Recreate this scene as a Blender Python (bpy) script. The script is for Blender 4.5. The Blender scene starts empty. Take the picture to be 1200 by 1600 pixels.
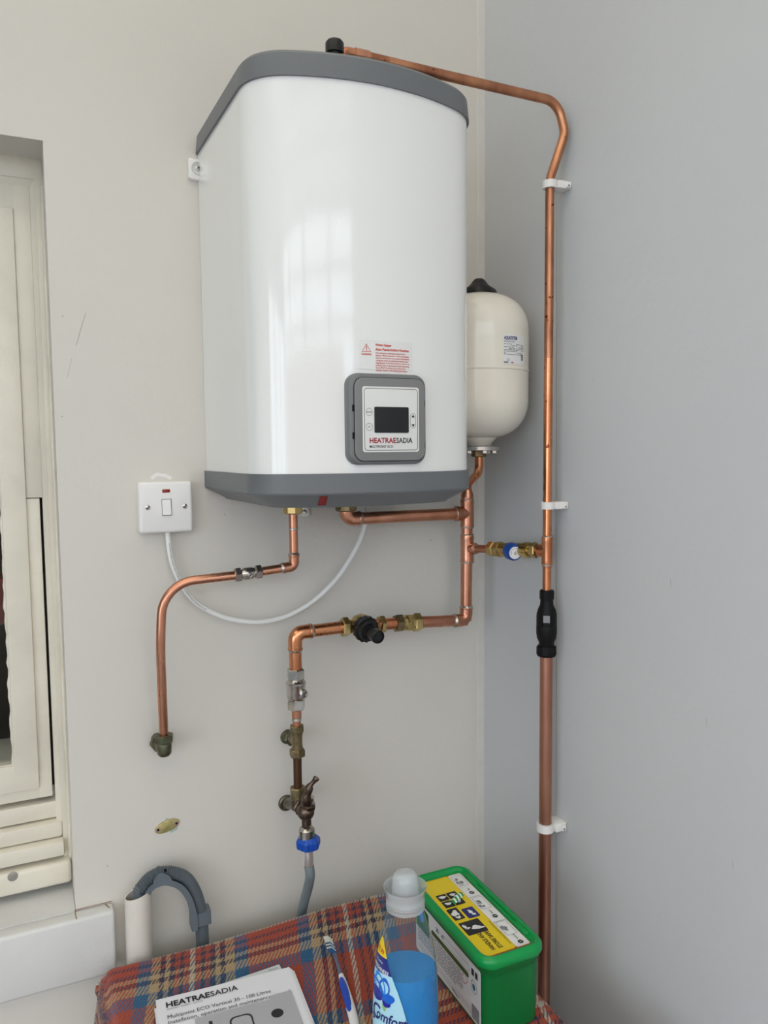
import bpy, bmesh, math, random
from mathutils import Vector, Matrix
random.seed(3)
PI = math.pi
R_ = math.radians
SC = bpy.context.scene
COL = SC.collection

# ------------------------------------------------------------------ camera
F = 1200.0
TH = R_(25)
CAM = Vector((-.845, -1.33, 1.56))
_d = Vector((.119, 12.75, 1)).normalized()
_c = math.sqrt(1 - _d.z ** 2)
ZC = Vector((math.sin(TH) * _c, math.cos(TH) * _c, -_d.z))
_X0 = Vector((math.cos(TH), -math.sin(TH), 0))
_Y0 = ZC.cross(_X0)
_s = _d.x / _c
XC = _X0 * math.sqrt(1 - _s * _s) + _Y0 * _s
YC = ZC.cross(XC)
cam_d = bpy.data.cameras.new('camera')
cam = bpy.data.objects.new('camera', cam_d)
COL.objects.link(cam)
M = Matrix((XC, -YC, -ZC)).transposed().to_4x4()
M.translation = CAM
cam.matrix_world = M
cam_d.sensor_fit = 'VERTICAL'
cam_d.sensor_height = 36
cam_d.lens = 36 * F / 1600
cam_d.clip_start = .05
cam_d.clip_end = 100
SC.camera = cam

# ------------------------------------------------------------------ sky, exposure
W = bpy.data.worlds.new('world')
SC.world = W
W.use_nodes = True
nt = W.node_tree
nt.nodes.clear()
bg = nt.nodes.new('ShaderNodeBackground')
out = nt.nodes.new('ShaderNodeOutputWorld')
tc = nt.nodes.new('ShaderNodeTexCoord')
sep = nt.nodes.new('ShaderNodeSeparateXYZ')
rmp = nt.nodes.new('ShaderNodeValToRGB')
nt.links.new(tc.outputs['Generated'], sep.inputs[0])
nt.links.new(sep.outputs['Z'], rmp.inputs['Fac'])
rmp.color_ramp.elements[0].position = 0
rmp.color_ramp.elements[0].color = (.80, .89, 1.0, 1)
rmp.color_ramp.elements[1].position = 1
rmp.color_ramp.elements[1].color = (1.0, .99, .96, 1)
nt.links.new(rmp.outputs['Color'], bg.inputs['Color'])
bg.inputs['Strength'].default_value = 3.0
nt.links.new(bg.outputs[0], out.inputs[0])
SC.view_settings.view_transform = 'Standard'
SC.view_settings.look = 'None'
SC.view_settings.gamma = 1
SC.view_settings.use_curve_mapping = False
SC.view_settings.exposure = 0.58
try:
    SC.cycles.use_denoising = True
    SC.cycles.max_bounces = 10
    SC.cycles.diffuse_bounces = 5
    SC.cycles.transparent_max_bounces = 16
    SC.cycles.caustics_refractive = False
    SC.cycles.caustics_reflective = False
except Exception:
    pass


# world points on real planes seen through image point (u, v)
def ray(u, v):
    return XC * ((u - 600) / F) + YC * ((v - 800) / F) + ZC


def PA(u, v, d=0.0):          # on the plane d in front of the back wall
    r = ray(u, v)
    return CAM + r * ((-d - CAM.y) / r.y)


def PB(u, v, d=0.0):          # on the plane d in front of the right wall
    r = ray(u, v)
    return CAM + r * ((-d - CAM.x) / r.x)


def PZ(u, v, z):              # on the level z
    r = ray(u, v)
    return CAM + r * ((z - CAM.z) / r.z)


# ------------------------------------------------------------------ materials
def nodes_of(name):
    m = bpy.data.materials.new(name)
    m.use_nodes = True
    n = m.node_tree
    return m, n, n.nodes['Principled BSDF']


def mat(name, col, rough=.5, metal=0., noise=0., nscale=20., bump=0., bscale=200., coat=0., col2=None,
        trans=0., ior=1.45, sss=0., spec=.5, sheen=0., rvar=0.):
    m, n, b = nodes_of(name)
    L = n.links
    b.inputs['Base Color'].default_value = (*col, 1)
    b.inputs['Roughness'].default_value = rough
    b.inputs['Metallic'].default_value = metal
    b.inputs['Specular IOR Level'].default_value = spec
    b.inputs['IOR'].default_value = ior
    if coat:
        b.inputs['Coat Weight'].default_value = coat
        b.inputs['Coat Roughness'].default_value = .05
    if trans:
        b.inputs['Transmission Weight'].default_value = trans
    if sss:
        b.inputs['Subsurface Weight'].default_value = sss
        b.inputs['Subsurface Radius'].default_value = (.01, .01, .01)
    if sheen:
        b.inputs['Sheen Weight'].default_value = sheen
    t = n.nodes.new('ShaderNodeTexCoord')
    if noise or col2:
        z = n.nodes.new('ShaderNodeTexNoise')
        z.inputs['Scale'].default_value = nscale
        z.inputs['Detail'].default_value = 4
        L.new(t.outputs['Object'], z.inputs['Vector'])
        r = n.nodes.new('ShaderNodeValToRGB')
        r.color_ramp.elements[0].position = .35
        r.color_ramp.elements[1].position = .68
        c2 = col2 if col2 else tuple(c * (1 - noise) for c in col)
        r.color_ramp.elements[0].color = (*col, 1)
        r.color_ramp.elements[1].color = (*c2, 1)
        L.new(z.outputs['Fac'], r.inputs['Fac'])
        L.new(r.outputs['Color'], b.inputs['Base Color'])
        if rvar:
            mr = n.nodes.new('ShaderNodeMapRange')
            mr.inputs['To Min'].default_value = max(0, rough - rvar)
            mr.inputs['To Max'].default_value = rough + rvar
            L.new(z.outputs['Fac'], mr.inputs['Value'])
            L.new(mr.outputs[0], b.inputs['Roughness'])
    if bump:
        z2 = n.nodes.new('ShaderNodeTexNoise')
        z2.inputs['Scale'].default_value = bscale
        z2.inputs['Detail'].default_value = 3
        L.new(t.outputs['Object'], z2.inputs['Vector'])
        bp = n.nodes.new('ShaderNodeBump')
        bp.inputs['Strength'].default_value = bump
        bp.inputs['Distance'].default_value = .002
        L.new(z2.outputs['Fac'], bp.inputs['Height'])
        L.new(bp.outputs[0], b.inputs['Normal'])
    return m


def clear_mat(name, tint=(1, 1, 1), gloss=.5, diff=0., dcol=(.8, .85, .88), rough=.03):
    """thin clear sheet: transparent, mirrored by fresnel, a little milky"""
    m = bpy.data.materials.new(name)
    m.use_nodes = True
    n = m.node_tree
    n.nodes.clear()
    L = n.links
    o = n.nodes.new('ShaderNodeOutputMaterial')
    tr = n.nodes.new('ShaderNodeBsdfTransparent')
    tr.inputs['Color'].default_value = (*tint, 1)
    gl = n.nodes.new('ShaderNodeBsdfGlossy')
    gl.inputs['Roughness'].default_value = rough
    fr = n.nodes.new('ShaderNodeLayerWeight')
    pw = n.nodes.new('ShaderNodeMath')
    pw.operation = 'POWER'
    pw.inputs[1].default_value = 4.0
    L.new(fr.outputs['Facing'], pw.inputs[0])
    ma = n.nodes.new('ShaderNodeMath')
    ma.operation = 'MULTIPLY_ADD'
    ma.inputs[1].default_value = .7
    ma.inputs[2].default_value = .04
    L.new(pw.outputs[0], ma.inputs[0])
    mx = n.nodes.new('ShaderNodeMixShader')
    L.new(ma.outputs[0], mx.inputs[0])
    src = tr
    if diff:
        df = n.nodes.new('ShaderNodeBsdfDiffuse')
        df.inputs['Color'].default_value = (*dcol, 1)
        m2 = n.nodes.new('ShaderNodeMixShader')
        m2.inputs[0].default_value = diff
        L.new(tr.outputs[0], m2.inputs[1])
        L.new(df.outputs[0], m2.inputs[2])
        src = m2
    L.new(src.outputs[0], mx.inputs[1])
    L.new(gl.outputs[0], mx.inputs[2])
    L.new(mx.outputs[0], o.inputs[0])
    return m


def wall_mat(name, col, col2, line=None):
    m, n, b = nodes_of(name)
    L = n.links
    b.inputs['Roughness'].default_value = .62
    b.inputs['Specular IOR Level'].default_value = .3
    t = n.nodes.new('ShaderNodeTexCoord')
    z = n.nodes.new('ShaderNodeTexNoise')
    z.inputs['Scale'].default_value = 2.2
    z.inputs['Detail'].default_value = 6
    L.new(t.outputs['Object'], z.inputs['Vector'])
    r = n.nodes.new('ShaderNodeValToRGB')
    r.color_ramp.elements[0].position = .3
    r.color_ramp.elements[1].position = .7
    r.color_ramp.elements[0].color = (*col, 1)
    r.color_ramp.elements[1].color = (*col2, 1)
    L.new(z.outputs['Fac'], r.inputs['Fac'])
    # faint scuffs
    s = n.nodes.new('ShaderNodeTexNoise')
    s.inputs['Scale'].default_value = 60
    s.inputs['Detail'].default_value = 2
    L.new(t.outputs['Object'], s.inputs['Vector'])
    sr = n.nodes.new('ShaderNodeValToRGB')
    sr.color_ramp.elements[0].position = .17
    sr.color_ramp.elements[0].color = (.55, .53, .5, 1)
    sr.color_ramp.elements[1].position = .22
    sr.color_ramp.elements[1].color = (1, 1, 1, 1)
    L.new(s.outputs['Fac'], sr.inputs['Fac'])
    mx = n.nodes.new('ShaderNodeMix')
    mx.data_type = 'RGBA'
    mx.blend_type = 'MULTIPLY'
    mx.inputs['Factor'].default_value = .5
    L.new(r.outputs['Color'], mx.inputs['A'])
    L.new(sr.outputs['Color'], mx.inputs['B'])
    L.new(mx.outputs['Result'], b.inputs['Base Color'])
    z2 = n.nodes.new('ShaderNodeTexNoise')
    z2.inputs['Scale'].default_value = 35
    z2.inputs['Detail'].default_value = 5
    L.new(t.outputs['Object'], z2.inputs['Vector'])
    bp = n.nodes.new('ShaderNodeBump')
    bp.inputs['Strength'].default_value = .35
    bp.inputs['Distance'].default_value = .003
    L.new(z2.outputs['Fac'], bp.inputs['Height'])
    L.new(bp.outputs[0], b.inputs['Normal'])
    return m


def copper_mat(name, col, col2, spots=True, rough=.27):
    m, n, b = nodes_of(name)
    L = n.links
    b.inputs['Metallic'].default_value = 1
    t = n.nodes.new('ShaderNodeTexCoord')
    mp = n.nodes.new('ShaderNodeMapping')
    mp.inputs['Scale'].default_value = (1, 1, .35)
    L.new(t.outputs['Object'], mp.inputs[0])
    z = n.nodes.new('ShaderNodeTexNoise')
    z.inputs['Scale'].default_value = 28
    z.inputs['Detail'].default_value = 5
    L.new(mp.outputs[0], z.inputs['Vector'])
    r = n.nodes.new('ShaderNodeValToRGB')
    r.color_ramp.elements[0].position = .38
    r.color_ramp.elements[1].position = .66
    r.color_ramp.elements[0].color = (*col, 1)
    r.color_ramp.elements[1].color = (*col2, 1)
    L.new(z.outputs['Fac'], r.inputs['Fac'])
    last = r.outputs['Color']
    if spots:
        v = n.nodes.new('ShaderNodeTexNoise')
        v.inputs['Scale'].default_value = 95
        v.inputs['Detail'].default_value = 1
        L.new(t.outputs['Object'], v.inputs['Vector'])
        vr = n.nodes.new('ShaderNodeValToRGB')
        vr.color_ramp.elements[0].position = .70
        vr.color_ramp.elements[0].color = (1, 1, 1, 1)
        vr.color_ramp.elements[1].position = .75
        vr.color_ramp.elements[1].color = (.30, .17, .12, 1)
        L.new(v.outputs['Fac'], vr.inputs['Fac'])
        mx = n.nodes.new('ShaderNodeMix')
        mx.data_type = 'RGBA'
        mx.blend_type = 'MULTIPLY'
        mx.inputs['Factor'].default_value = 1
        L.new(last, mx.inputs['A'])
        L.new(vr.outputs['Color'], mx.inputs['B'])
        last = mx.outputs['Result']
    L.new(last, b.inputs['Base Color'])
    mr = n.nodes.new('ShaderNodeMapRange')
    mr.inputs['To Min'].default_value = rough - .08
    mr.inputs['To Max'].default_value = rough + .14
    L.new(z.outputs['Fac'], mr.inputs['Value'])
    L.new(mr.outputs[0], b.inputs['Roughness'])
    return m


WALL_A = wall_mat('painted_plaster_warm', (.675, .645, .592), (.648, .622, .575))
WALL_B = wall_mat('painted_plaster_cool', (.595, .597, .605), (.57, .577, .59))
WOODPAINT = mat('old_white_gloss_paint', (.76, .72, .62), .33, noise=.12, nscale=9, bump=.6, bscale=60)
BOARDPAINT = mat('white_board_paint', (.70, .70, .69), .4, noise=.08, nscale=9, bump=.6, bscale=45)
TRIMW = mat('corner_bead_paint', (.68, .66, .62), .5, noise=.06, bump=.4, bscale=60)
HWHITE = mat('heater_white_enamel', (.83, .835, .825), .045, bump=.05, bscale=260, coat=.3)
HGREY = mat('heater_grey_plastic', (.145, .155, .165), .42, bump=.15, bscale=900)
PGREY = mat('panel_grey_plastic', (.16, .165, .17), .38)
PGREY2 = mat('panel_door_grey', (.20, .20, .20), .33)
FASCIA = mat('fascia_white', (.74, .74, .72), .35)
SCREEN = mat('black_screen', (.012, .013, .015), .12)
BLACKP = mat('black_plastic', (.007, .007, .008), .3, bump=.1, bscale=400, spec=.35)
BLACKM = mat('matt_black_plastic', (.006, .006, .007), .5, spec=.22)
INK = mat('black_ink', (.02, .02, .025), .6)
INKR = mat('red_ink', (.62, .06, .035), .6)
INKD = mat('dark_red_ink', (.33, .01, .03), .6)
INKB = mat('navy_ink', (.02, .025, .16), .6)
INKG = mat('grey_ink', (.22, .22, .23), .6)
FILM = mat('sticker_film', (.78, .785, .775), .22)
REDT = mat('red_tag', (.25, .004, .010), .5)
COPPER = copper_mat('copper', (.66, .32, .21), (.52, .235, .15), spots=False)
COPPERO = copper_mat('copper_orange', (.74, .33, .165), (.52, .20, .10), spots=True, rough=.24)
COPPERS = copper_mat('copper_stained', (.62, .29, .16), (.34, .14, .08), spots=True, rough=.33)
COPPERD = copper_mat('copper_lower', (.52, .255, .18), (.42, .195, .135), spots=False, rough=.36)
COPPERB = copper_mat('copper_browned', (.14, .075, .05), (.09, .05, .035), spots=False, rough=.4)
SOLDER = mat('solder', (.62, .58, .53), .35, 1., noise=.4, nscale=200)
BRASS = mat('brass', (.62, .47, .20), .25, 1., col2=(.44, .33, .14), nscale=60)
BRASSD = mat('aged_brass', (.30, .235, .13), .38, 1., col2=(.16, .125, .07), nscale=70)
BRASSG = mat('verdigris_brass', (.12, .10, .07), .42, .9, col2=(.17, .20, .12), nscale=85)
TAPM = mat('tarnished_tap', (.17, .125, .095), .36, 1., col2=(.085, .062, .05), nscale=80, rvar=.1)
CHROME = mat('dull_nickel', (.60, .57, .53), .2, 1., col2=(.42, .39, .36), nscale=60)
STEEL = mat('zinc_steel', (.55, .55, .53), .3, 1.)
CREAM = mat('cream_enamel', (.80, .755, .66), .16, bump=.03, bscale=80, coat=.3)
WHITEP = mat('white_plastic', (.80, .785, .775), .28)
WHITEP2 = mat('white_plastic_box', (.77, .76, .755), .35)
CLIPM = mat('clip_plastic', (.80, .78, .76), .4)
CABLE = mat('white_cable', (.78, .78, .76), .38)
NEON = mat('red_neon_lens', (.25, .012, .008), .2)
BLUEP = mat('blue_plastic', (.006, .07, .42), .3)
BLUEC = mat('blue_cap', (.008, .06, .30), .3)
HOSE = mat('grey_hose', (.19, .235, .25), .45)
PIPEW = mat('offwhite_pipe', (.72, .68, .62), .4, noise=.1, nscale=25)
CORR = mat('grey_corrugated', (.105, .125, .145), .42)
GUIDE = mat('grey_guide', (.125, .15, .175), .38)
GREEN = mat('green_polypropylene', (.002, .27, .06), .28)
GREEN_SHADE = mat('green_polypropylene_shaded', (.001, .14, .03), .34)  # darker than the lid: shade on the tub's sides put into the colour
PAPER = mat('white_paper', (.80, .80, .86), .6, bump=.1, bscale=40)
PAPER2 = mat('grey_paper', (.62, .66, .68), .6)
PICG = mat('printed_grey', (.44, .44, .48), .6)
YEL = mat('yellow_print', (.80, .60, .01), .35)
LABW = mat('label_white', (.62, .63, .64), .4)
LABW2 = mat('label_bright', (.80, .80, .80), .35)
OLIVE = mat('olive_print', (.045, .09, .02), .4)
ORANGE = mat('orange_edge_print', (.50, .10, .02), .4)
RED2 = mat('red_print', (.5, .03, .03), .5)
BLUEL = mat('blue_label_print', (.02, .03, .22), .35)
LBL = mat('light_blue_label', (.42, .72, .86), .3)
FLOW = mat('flower_blue', (.01, .13, .62), .35)
FLOW2 = mat('flower_violet', (.02, .02, .30), .35)
LEAF = mat('leaf_print', (.30, .50, .18), .35)
FLOW3 = mat('flower_light_blue', (.02, .27, .80), .35)
LIQ = mat('blue_softener', (.0, .235, .62), .35)
LIQS = mat('softener_surface', (.01, .27, .60), .2)
PET = clear_mat('clear_plastic', (.93, .96, .97), diff=.025, dcol=(.72, .82, .87), rough=.05)
CAPM = clear_mat('frosted_cap', (.88, .91, .92), diff=.36, dcol=(.78, .81, .82), rough=.10)
FERR = mat('steel_ferrule', (.85, .85, .84), .3, .8)
BRIST = mat('bristles_white', (.75, .75, .70), .6)
BRISTB = mat('bristles_blue', (.02, .10, .25), .6)
TBGREY = mat('toothbrush_neck', (.09, .11, .19), .25, coat=.5)
TBW = mat('toothbrush_white', (.80, .80, .82), .25)
TBB = mat('toothbrush_blue', (.005, .06, .48), .3)
DARKROOM = mat('dark_room_paint', (.07, .045, .03), .8)
REDCLOTH = mat('dark_red_cloth', (.16, .02, .015), .8)
GLASS = clear_mat('window_glass', (.94, .96, .95))
ROOFG = clear_mat('roof_sheet', (.42, .395, .34))
FLOORM = mat('stone_floor_tiles', (.34, .34, .35), .5, noise=.3, nscale=6)
GROUND = mat('garden_ground', (.30, .32, .35), .9, noise=.4, nscale=2)
BRICKF = mat('garden_wall', (.42, .25, .19), .9, noise=.3, nscale=8)
UPVC = mat('white_glazing_bar', (.80, .80, .80), .35)
APPL = mat('appliance_white', (.78, .78, .78), .3)
PATCHY = mat('yellow_patch', (.55, .47, .20), .5, .3, col2=(.25, .22, .09), nscale=60)
PATCHG = mat('green_old_paint', (.40, .50, .44), .7)
PATCHP = mat('pink_plaster', (.42, .28, .22), .8)
CRACK = mat('crack_and_gap_shade', (.06, .055, .05), .9)
PENCIL = mat('pencil_mark', (.40, .37, .34), .8)
RUST = mat('brown_stain', (.30, .17, .10), .7)


def plaid_mat():
    m, n, b = nodes_of('plaid_wool')
    L = n.links
    b.inputs['Roughness'].default_value = .95
    b.inputs['Specular IOR Level'].default_value = .1
    b.inputs['Sheen Weight'].default_value = .25
    b.inputs['Sheen Roughness'].default_value = .5
    uv = n.nodes.new('ShaderNodeUVMap')
    uv.uv_map = 'UVMap'
    nz = n.nodes.new('ShaderNodeTexNoise')
    nz.inputs['Scale'].default_value = 320
    nz.inputs['Detail'].default_value = 2
    L.new(uv.outputs[0], nz.inputs['Vector'])
    # wobble
    vm = n.nodes.new('ShaderNodeVectorMath')
    vm.operation = 'MULTIPLY_ADD'
    L.new(nz.outputs['Color'], vm.inputs[0])
    vm.inputs[1].default_value = (.0035, .0035, 0)
    L.new(uv.outputs[0], vm.inputs[2])
    sp = n.nodes.new('ShaderNodeSeparateXYZ')
    L.new(vm.outputs[0], sp.inputs[0])
    RED = (.36, .045, .014)
    BLU = (.008, .095, .22)
    CRM = (.42, .30, .16)
    NAV = (.018, .012, .045)
    WHT = (.52, .48, .40)
    st = [(0, RED), (.043, BLU), (.064, CRM), (.079, NAV), (.087, CRM), (.095, NAV), (.103, RED), (.111, NAV),
          (.1175, RED), (.127, WHT)]
    HP = .1315

    def thread(sock):
        pp = n.nodes.new('ShaderNodeMath')
        pp.operation = 'PINGPONG'
        pp.inputs[1].default_value = HP
        L.new(sock, pp.inputs[0])
        dv = n.nodes.new('ShaderNodeMath')
        dv.operation = 'DIVIDE'
        dv.inputs[1].default_value = HP
        L.new(pp.outputs[0], dv.inputs[0])
        r = n.nodes.new('ShaderNodeValToRGB')
        r.color_ramp.interpolation = 'CONSTANT'
        el = r.color_ramp.elements
        el[0].position = 0
        el[0].color = (*st[0][1], 1)
        el[1].position = st[1][0] / HP
        el[1].color = (*st[1][1], 1)
        for p, c in st[2:]:
            e = el.new(p / HP)
            e.color = (*c, 1)
        L.new(dv.outputs[0], r.inputs['Fac'])
        return r.outputs['Color']
    cw = thread(sp.outputs['X'])
    cf = thread(sp.outputs['Y'])

    def math_(op, a, bb=None, c=None):
        q = n.nodes.new('ShaderNodeMath')
        q.operation = op
        for i, x in enumerate((a, bb, c)):
            if x is None:
                continue
            if isinstance(x, (int, float)):
                q.inputs[i].default_value = x
            else:
                L.new(x, q.inputs[i])
        return q.outputs[0]
    ph = math_('ADD', math_('MULTIPLY', sp.outputs['X'], -1.0), math_('MULTIPLY', sp.outputs['Y'], .55))
    ph = math_('MULTIPLY', ph, 2 * PI / .0064)
    sn = math_('SINE', ph)
    mk = n.nodes.new('ShaderNodeMapRange')
    mk.inputs['From Min'].default_value = -.5
    mk.inputs['From Max'].default_value = .5
    mk.inputs['To Min'].default_value = .12
    mk.inputs['To Max'].default_value = .84
    L.new(sn, mk.inputs['Value'])
    mx = n.nodes.new('ShaderNodeMix')
    mx.data_type = 'RGBA'
    L.new(mk.outputs[0], mx.inputs['Factor'])
    L.new(cw, mx.inputs['A'])
    L.new(cf, mx.inputs['B'])
    fz = n.nodes.new('ShaderNodeTexNoise')
    fz.inputs['Scale'].default_value = 500
    fz.inputs['Detail'].default_value = 4
    L.new(uv.outputs[0], fz.inputs['Vector'])
    fr = n.nodes.new('ShaderNodeMapRange')
    fr.inputs['To Min'].default_value = .62
    fr.inputs['To Max'].default_value = 1.35
    L.new(fz.outputs['Fac'], fr.inputs['Value'])
    mu = n.nodes.new('ShaderNodeVectorMath')
    mu.operation = 'SCALE'
    L.new(mx.outputs['Result'], mu.inputs[0])
    L.new(fr.outputs[0], mu.inputs['Scale'])
    L.new(mu.outputs[0], b.inputs['Base Color'])
    hh = math_('ADD', math_('MULTIPLY', math_('ABSOLUTE', sn), .6), math_('MULTIPLY', fz.outputs['Fac'], 1.0))
    bp = n.nodes.new('ShaderNodeBump')
    bp.inputs['Strength'].default_value = .8
    bp.inputs['Distance'].default_value = .0016
    L.new(hh, bp.inputs['Height'])
    L.new(bp.outputs[0], b.inputs['Normal'])
    return m


PLAID = plaid_mat()


# ------------------------------------------------------------------ mesh helpers
def fin(bm, ang=38):
    bmesh.ops.recalc_face_normals(bm, faces=bm.faces)
    lim = R_(ang)
    for f in bm.faces:
        f.smooth = True
    for e in bm.edges:
        if len(e.link_faces) == 2:
            if e.calc_face_angle(0) > lim:
                e.smooth = False
        else:
            e.smooth = False


ORG = {}


def thing(name, label, cat, loc, group=None):
    o = bpy.data.objects.new(name, None)
    o.empty_display_size = .02
    o.location = loc
    COL.objects.link(o)
    o['label'] = label
    o['category'] = cat
    if group:
        o['group'] = group
    ORG[o.name] = Vector(loc)
    return o


def part(name, bm, m, parent=None, label=None, smooth=38, recalc=True):
    """links bm (world coordinates) as one mesh object, child of parent"""
    if recalc:
        fin(bm, smooth)
    org = ORG[parent.name] if parent else Vector((0, 0, 0))
    bmesh.ops.translate(bm, verts=bm.verts, vec=-org)
    me = bpy.data.meshes.new(name)
    bm.to_mesh(me)
    bm.free()
    me.materials.append(m)
    o = bpy.data.objects.new(name, me)
    COL.objects.link(o)
    if parent:
        o.parent = parent
    ORG[o.name] = org
    if label:
        o['label'] = label
    if name in ('small_print', 'step_drawing', 'step_print', 'printed_marks'):
        o['kind'] = 'stuff'
    return o


def solo(name, bm, m, label, cat, group=None, smooth=38, recalc=True):
    o = part(name, bm, m, None, label, smooth, recalc)
    o['category'] = cat
    if group:
        o['group'] = group
    return o


def struct(name, bm, m, parent=None, smooth=38):
    o = part(name, bm, m, parent, None, smooth)
    if not parent:
        o['kind'] = 'structure'
    return o


def BM():
    return bmesh.new()


def box(bm, lo, hi, bev=0., seg=2):
    b2 = bmesh.new()
    bmesh.ops.create_cube(b2, size=1)
    lo, hi = Vector(lo), Vector(hi)
    for v in b2.verts:
        v.co = Vector((lo[i] + (v.co[i] + .5) * (hi[i] - lo[i]) for i in range(3)))
    if bev:
        bmesh.ops.bevel(b2, geom=list(b2.edges), offset=bev, segments=seg, profile=.5, affect='EDGES')
    join(bm, b2)
    return bm


def join(bm, b2, mtx=None):
    b2.verts.ensure_lookup_table()
    vs = [bm.verts.new(mtx @ v.co if mtx else v.co) for v in b2.verts]
    b2.verts.index_update()
    for f in b2.faces:
        try:
            bm.faces.new([vs[v.index] for v in f.verts])
        except ValueError:
            pass
    b2.free()


def ortho(d):
    d = d.normalized()
    a = Vector((0, 0, 1)) if abs(d.z) < .9 else Vector((1, 0, 0))
    x = d.cross(a).normalized()
    return x, x.cross(d).normalized()


def rings(bm, rs, cap0=True, cap1=True, closed=False):
    vv = [[bm.verts.new(p) for p in r] for r in rs]
    n = len(vv[0])
    pairs = list(zip(vv, vv[1:]))
    if closed:
        pairs.append((vv[-1], vv[0]))
    for a, b in pairs:
        for i in range(n):
            j = (i + 1) % n
            bm.faces.new((a[i], a[j], b[j], b[i]))
    if cap0 and not closed:
        bm.faces.new(vv[0][::-1])
    if cap1 and not closed:
        bm.faces.new(vv[-1])
    return vv


def rev(bm, o, ax, prof, seg=24, rot=0., cap0=True, cap1=True, sx=1., sy=1., up=None):
    """revolve profile [(t, r)...] about axis ax through o"""
    o, ax = Vector(o), Vector(ax).normalized()
    x, y = ortho(ax)
    if up is not None:
        x = (Vector(up) - ax * Vector(up).dot(ax)).normalized()
        y = ax.cross(x)
    rs = []
    for t, r in prof:
        r = max(r, 1e-5)
        rs.append([o + ax * t + x * (r * sx * math.cos(rot + 2 * PI * i / seg)) + y * (r * sy * math.sin(rot + 2 * PI * i / seg))
                   for i in range(seg)])
    rings(bm, rs, cap0, cap1)
    return bm


def hexn(bm, o, ax, t0, t1, r, rot=0., n=6):
    c = min((t1 - t0) * .18, r * .12)
    return rev(bm, o, ax, [(t0, r * .86), (t0 + c, r), (t1 - c, r), (t1, r * .86)], n, rot)


def path(pts, fil, n=8):
    """polyline with filleted corners; fil = one radius or a list per inner corner"""
    pts = [Vector(p) for p in pts]
    if not isinstance(fil, (list, tuple)):
        fil = [fil] * (len(pts) - 2)
    o = [pts[0]]
    for i in range(1, len(pts) - 1):
        a, b, c = pts[i - 1], pts[i], pts[i + 1]
        d1, d2 = (a - b).normalized(), (c - b).normalized()
        ang = d1.angle(d2)
        if fil[i - 1] <= 0 or ang > PI - .02:
            o.append(b)
            continue
        r = fil[i - 1]
        t = r / math.tan(ang / 2)
        t = min(t, (a - b).length * .49 if i > 1 else (a - b).length * .98, (c - b).length * .49 if i < len(pts) - 2 else (c - b).length * .98)
        r = t * math.tan(ang / 2)
        cen = b + (d1 + d2).normalized() * (r / math.sin(ang / 2))
        p0, p1 = b + d1 * t, b + d2 * t
        u0, u1 = p0 - cen, p1 - cen
        tot = u0.angle(u1)
        axn = u0.cross(u1).normalized()
        for k in range(n + 1):
            o.append(cen + Matrix.Rotation(tot * k / n, 3, axn) @ u0)
    o.append(pts[-1])
    return o


def tube(bm, pts, r, seg=18, caps=True, rfun=None):
    pts = [Vector(p) for p in pts]
    q = [pts[0]]
    for p in pts[1:]:
        if (p - q[-1]).length > 1e-6:
            q.append(p)
    pts = q
    n = len(pts)
    tan = []
    for i in range(n):
        if i == 0:
            t = pts[1] - pts[0]
        elif i == n - 1:
            t = pts[-1] - pts[-2]
        else:
            t = (pts[i] - pts[i - 1]).normalized() + (pts[i + 1] - pts[i]).normalized()
        tan.append(t.normalized())
    x, y = ortho(tan[0])
    rs = []
    acc = 0
    for i in range(n):
        if i:
            x = (x - tan[i] * x.dot(tan[i])).normalized()
            y = tan[i].cross(x)
            acc += (pts[i] - pts[i - 1]).length
        else:
            y = tan[0].cross(x)
        rr = rfun(acc, i) if rfun else r
        rs.append([pts[i] + x * (rr * math.cos(2 * PI * k / seg)) + y * (rr * math.sin(2 * PI * k / seg)) for k in range(seg)])
    rings(bm, rs, caps, caps)
    return bm


def catmull(pts, n=10):
    pts = [Vector(p) for p in pts]
    P = [pts[0] * 2 - pts[1]] + pts + [pts[-1] * 2 - pts[-2]]
    o = []
    for i in range(1, len(P) - 2):
        a, b, c, d = P[i - 1], P[i], P[i + 1], P[i + 2]
        for k in range(n):
            t = k / n
            o.append(.5 * ((2 * b) + (c - a) * t + (2 * a - 5 * b + 4 * c - d) * t * t + (3 * b - a - 3 * c + d) * t ** 3))
    o.append(pts[-1])
    return o


class Fr:
    """local frame: s, t in the plane, d out of it"""
    def __init__(s, o, a, b, n=None):
        s.o, s.a, s.b = Vector(o), Vector(a).normalized(), Vector(b).normalized()
        s.n = Vector(n).normalized() if n is not None else s.a.cross(s.b)

    def __call__(s, x, y, d=0.):
        return s.o + s.a * x + s.b * y + s.n * d


def rrect(x0, y0, x1, y1, r, n=5):
    o = []
    for cx, cy, a0 in ((x1 - r, y1 - r, 0), (x0 + r, y1 - r, 90), (x0 + r, y0 + r, 180), (x1 - r, y0 + r, 270)):
        for k in range(n + 1):
            a = R_(a0 + 90 * k / n)
            o.append((cx + r * math.cos(a), cy + r * math.sin(a)))
    return o


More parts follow.
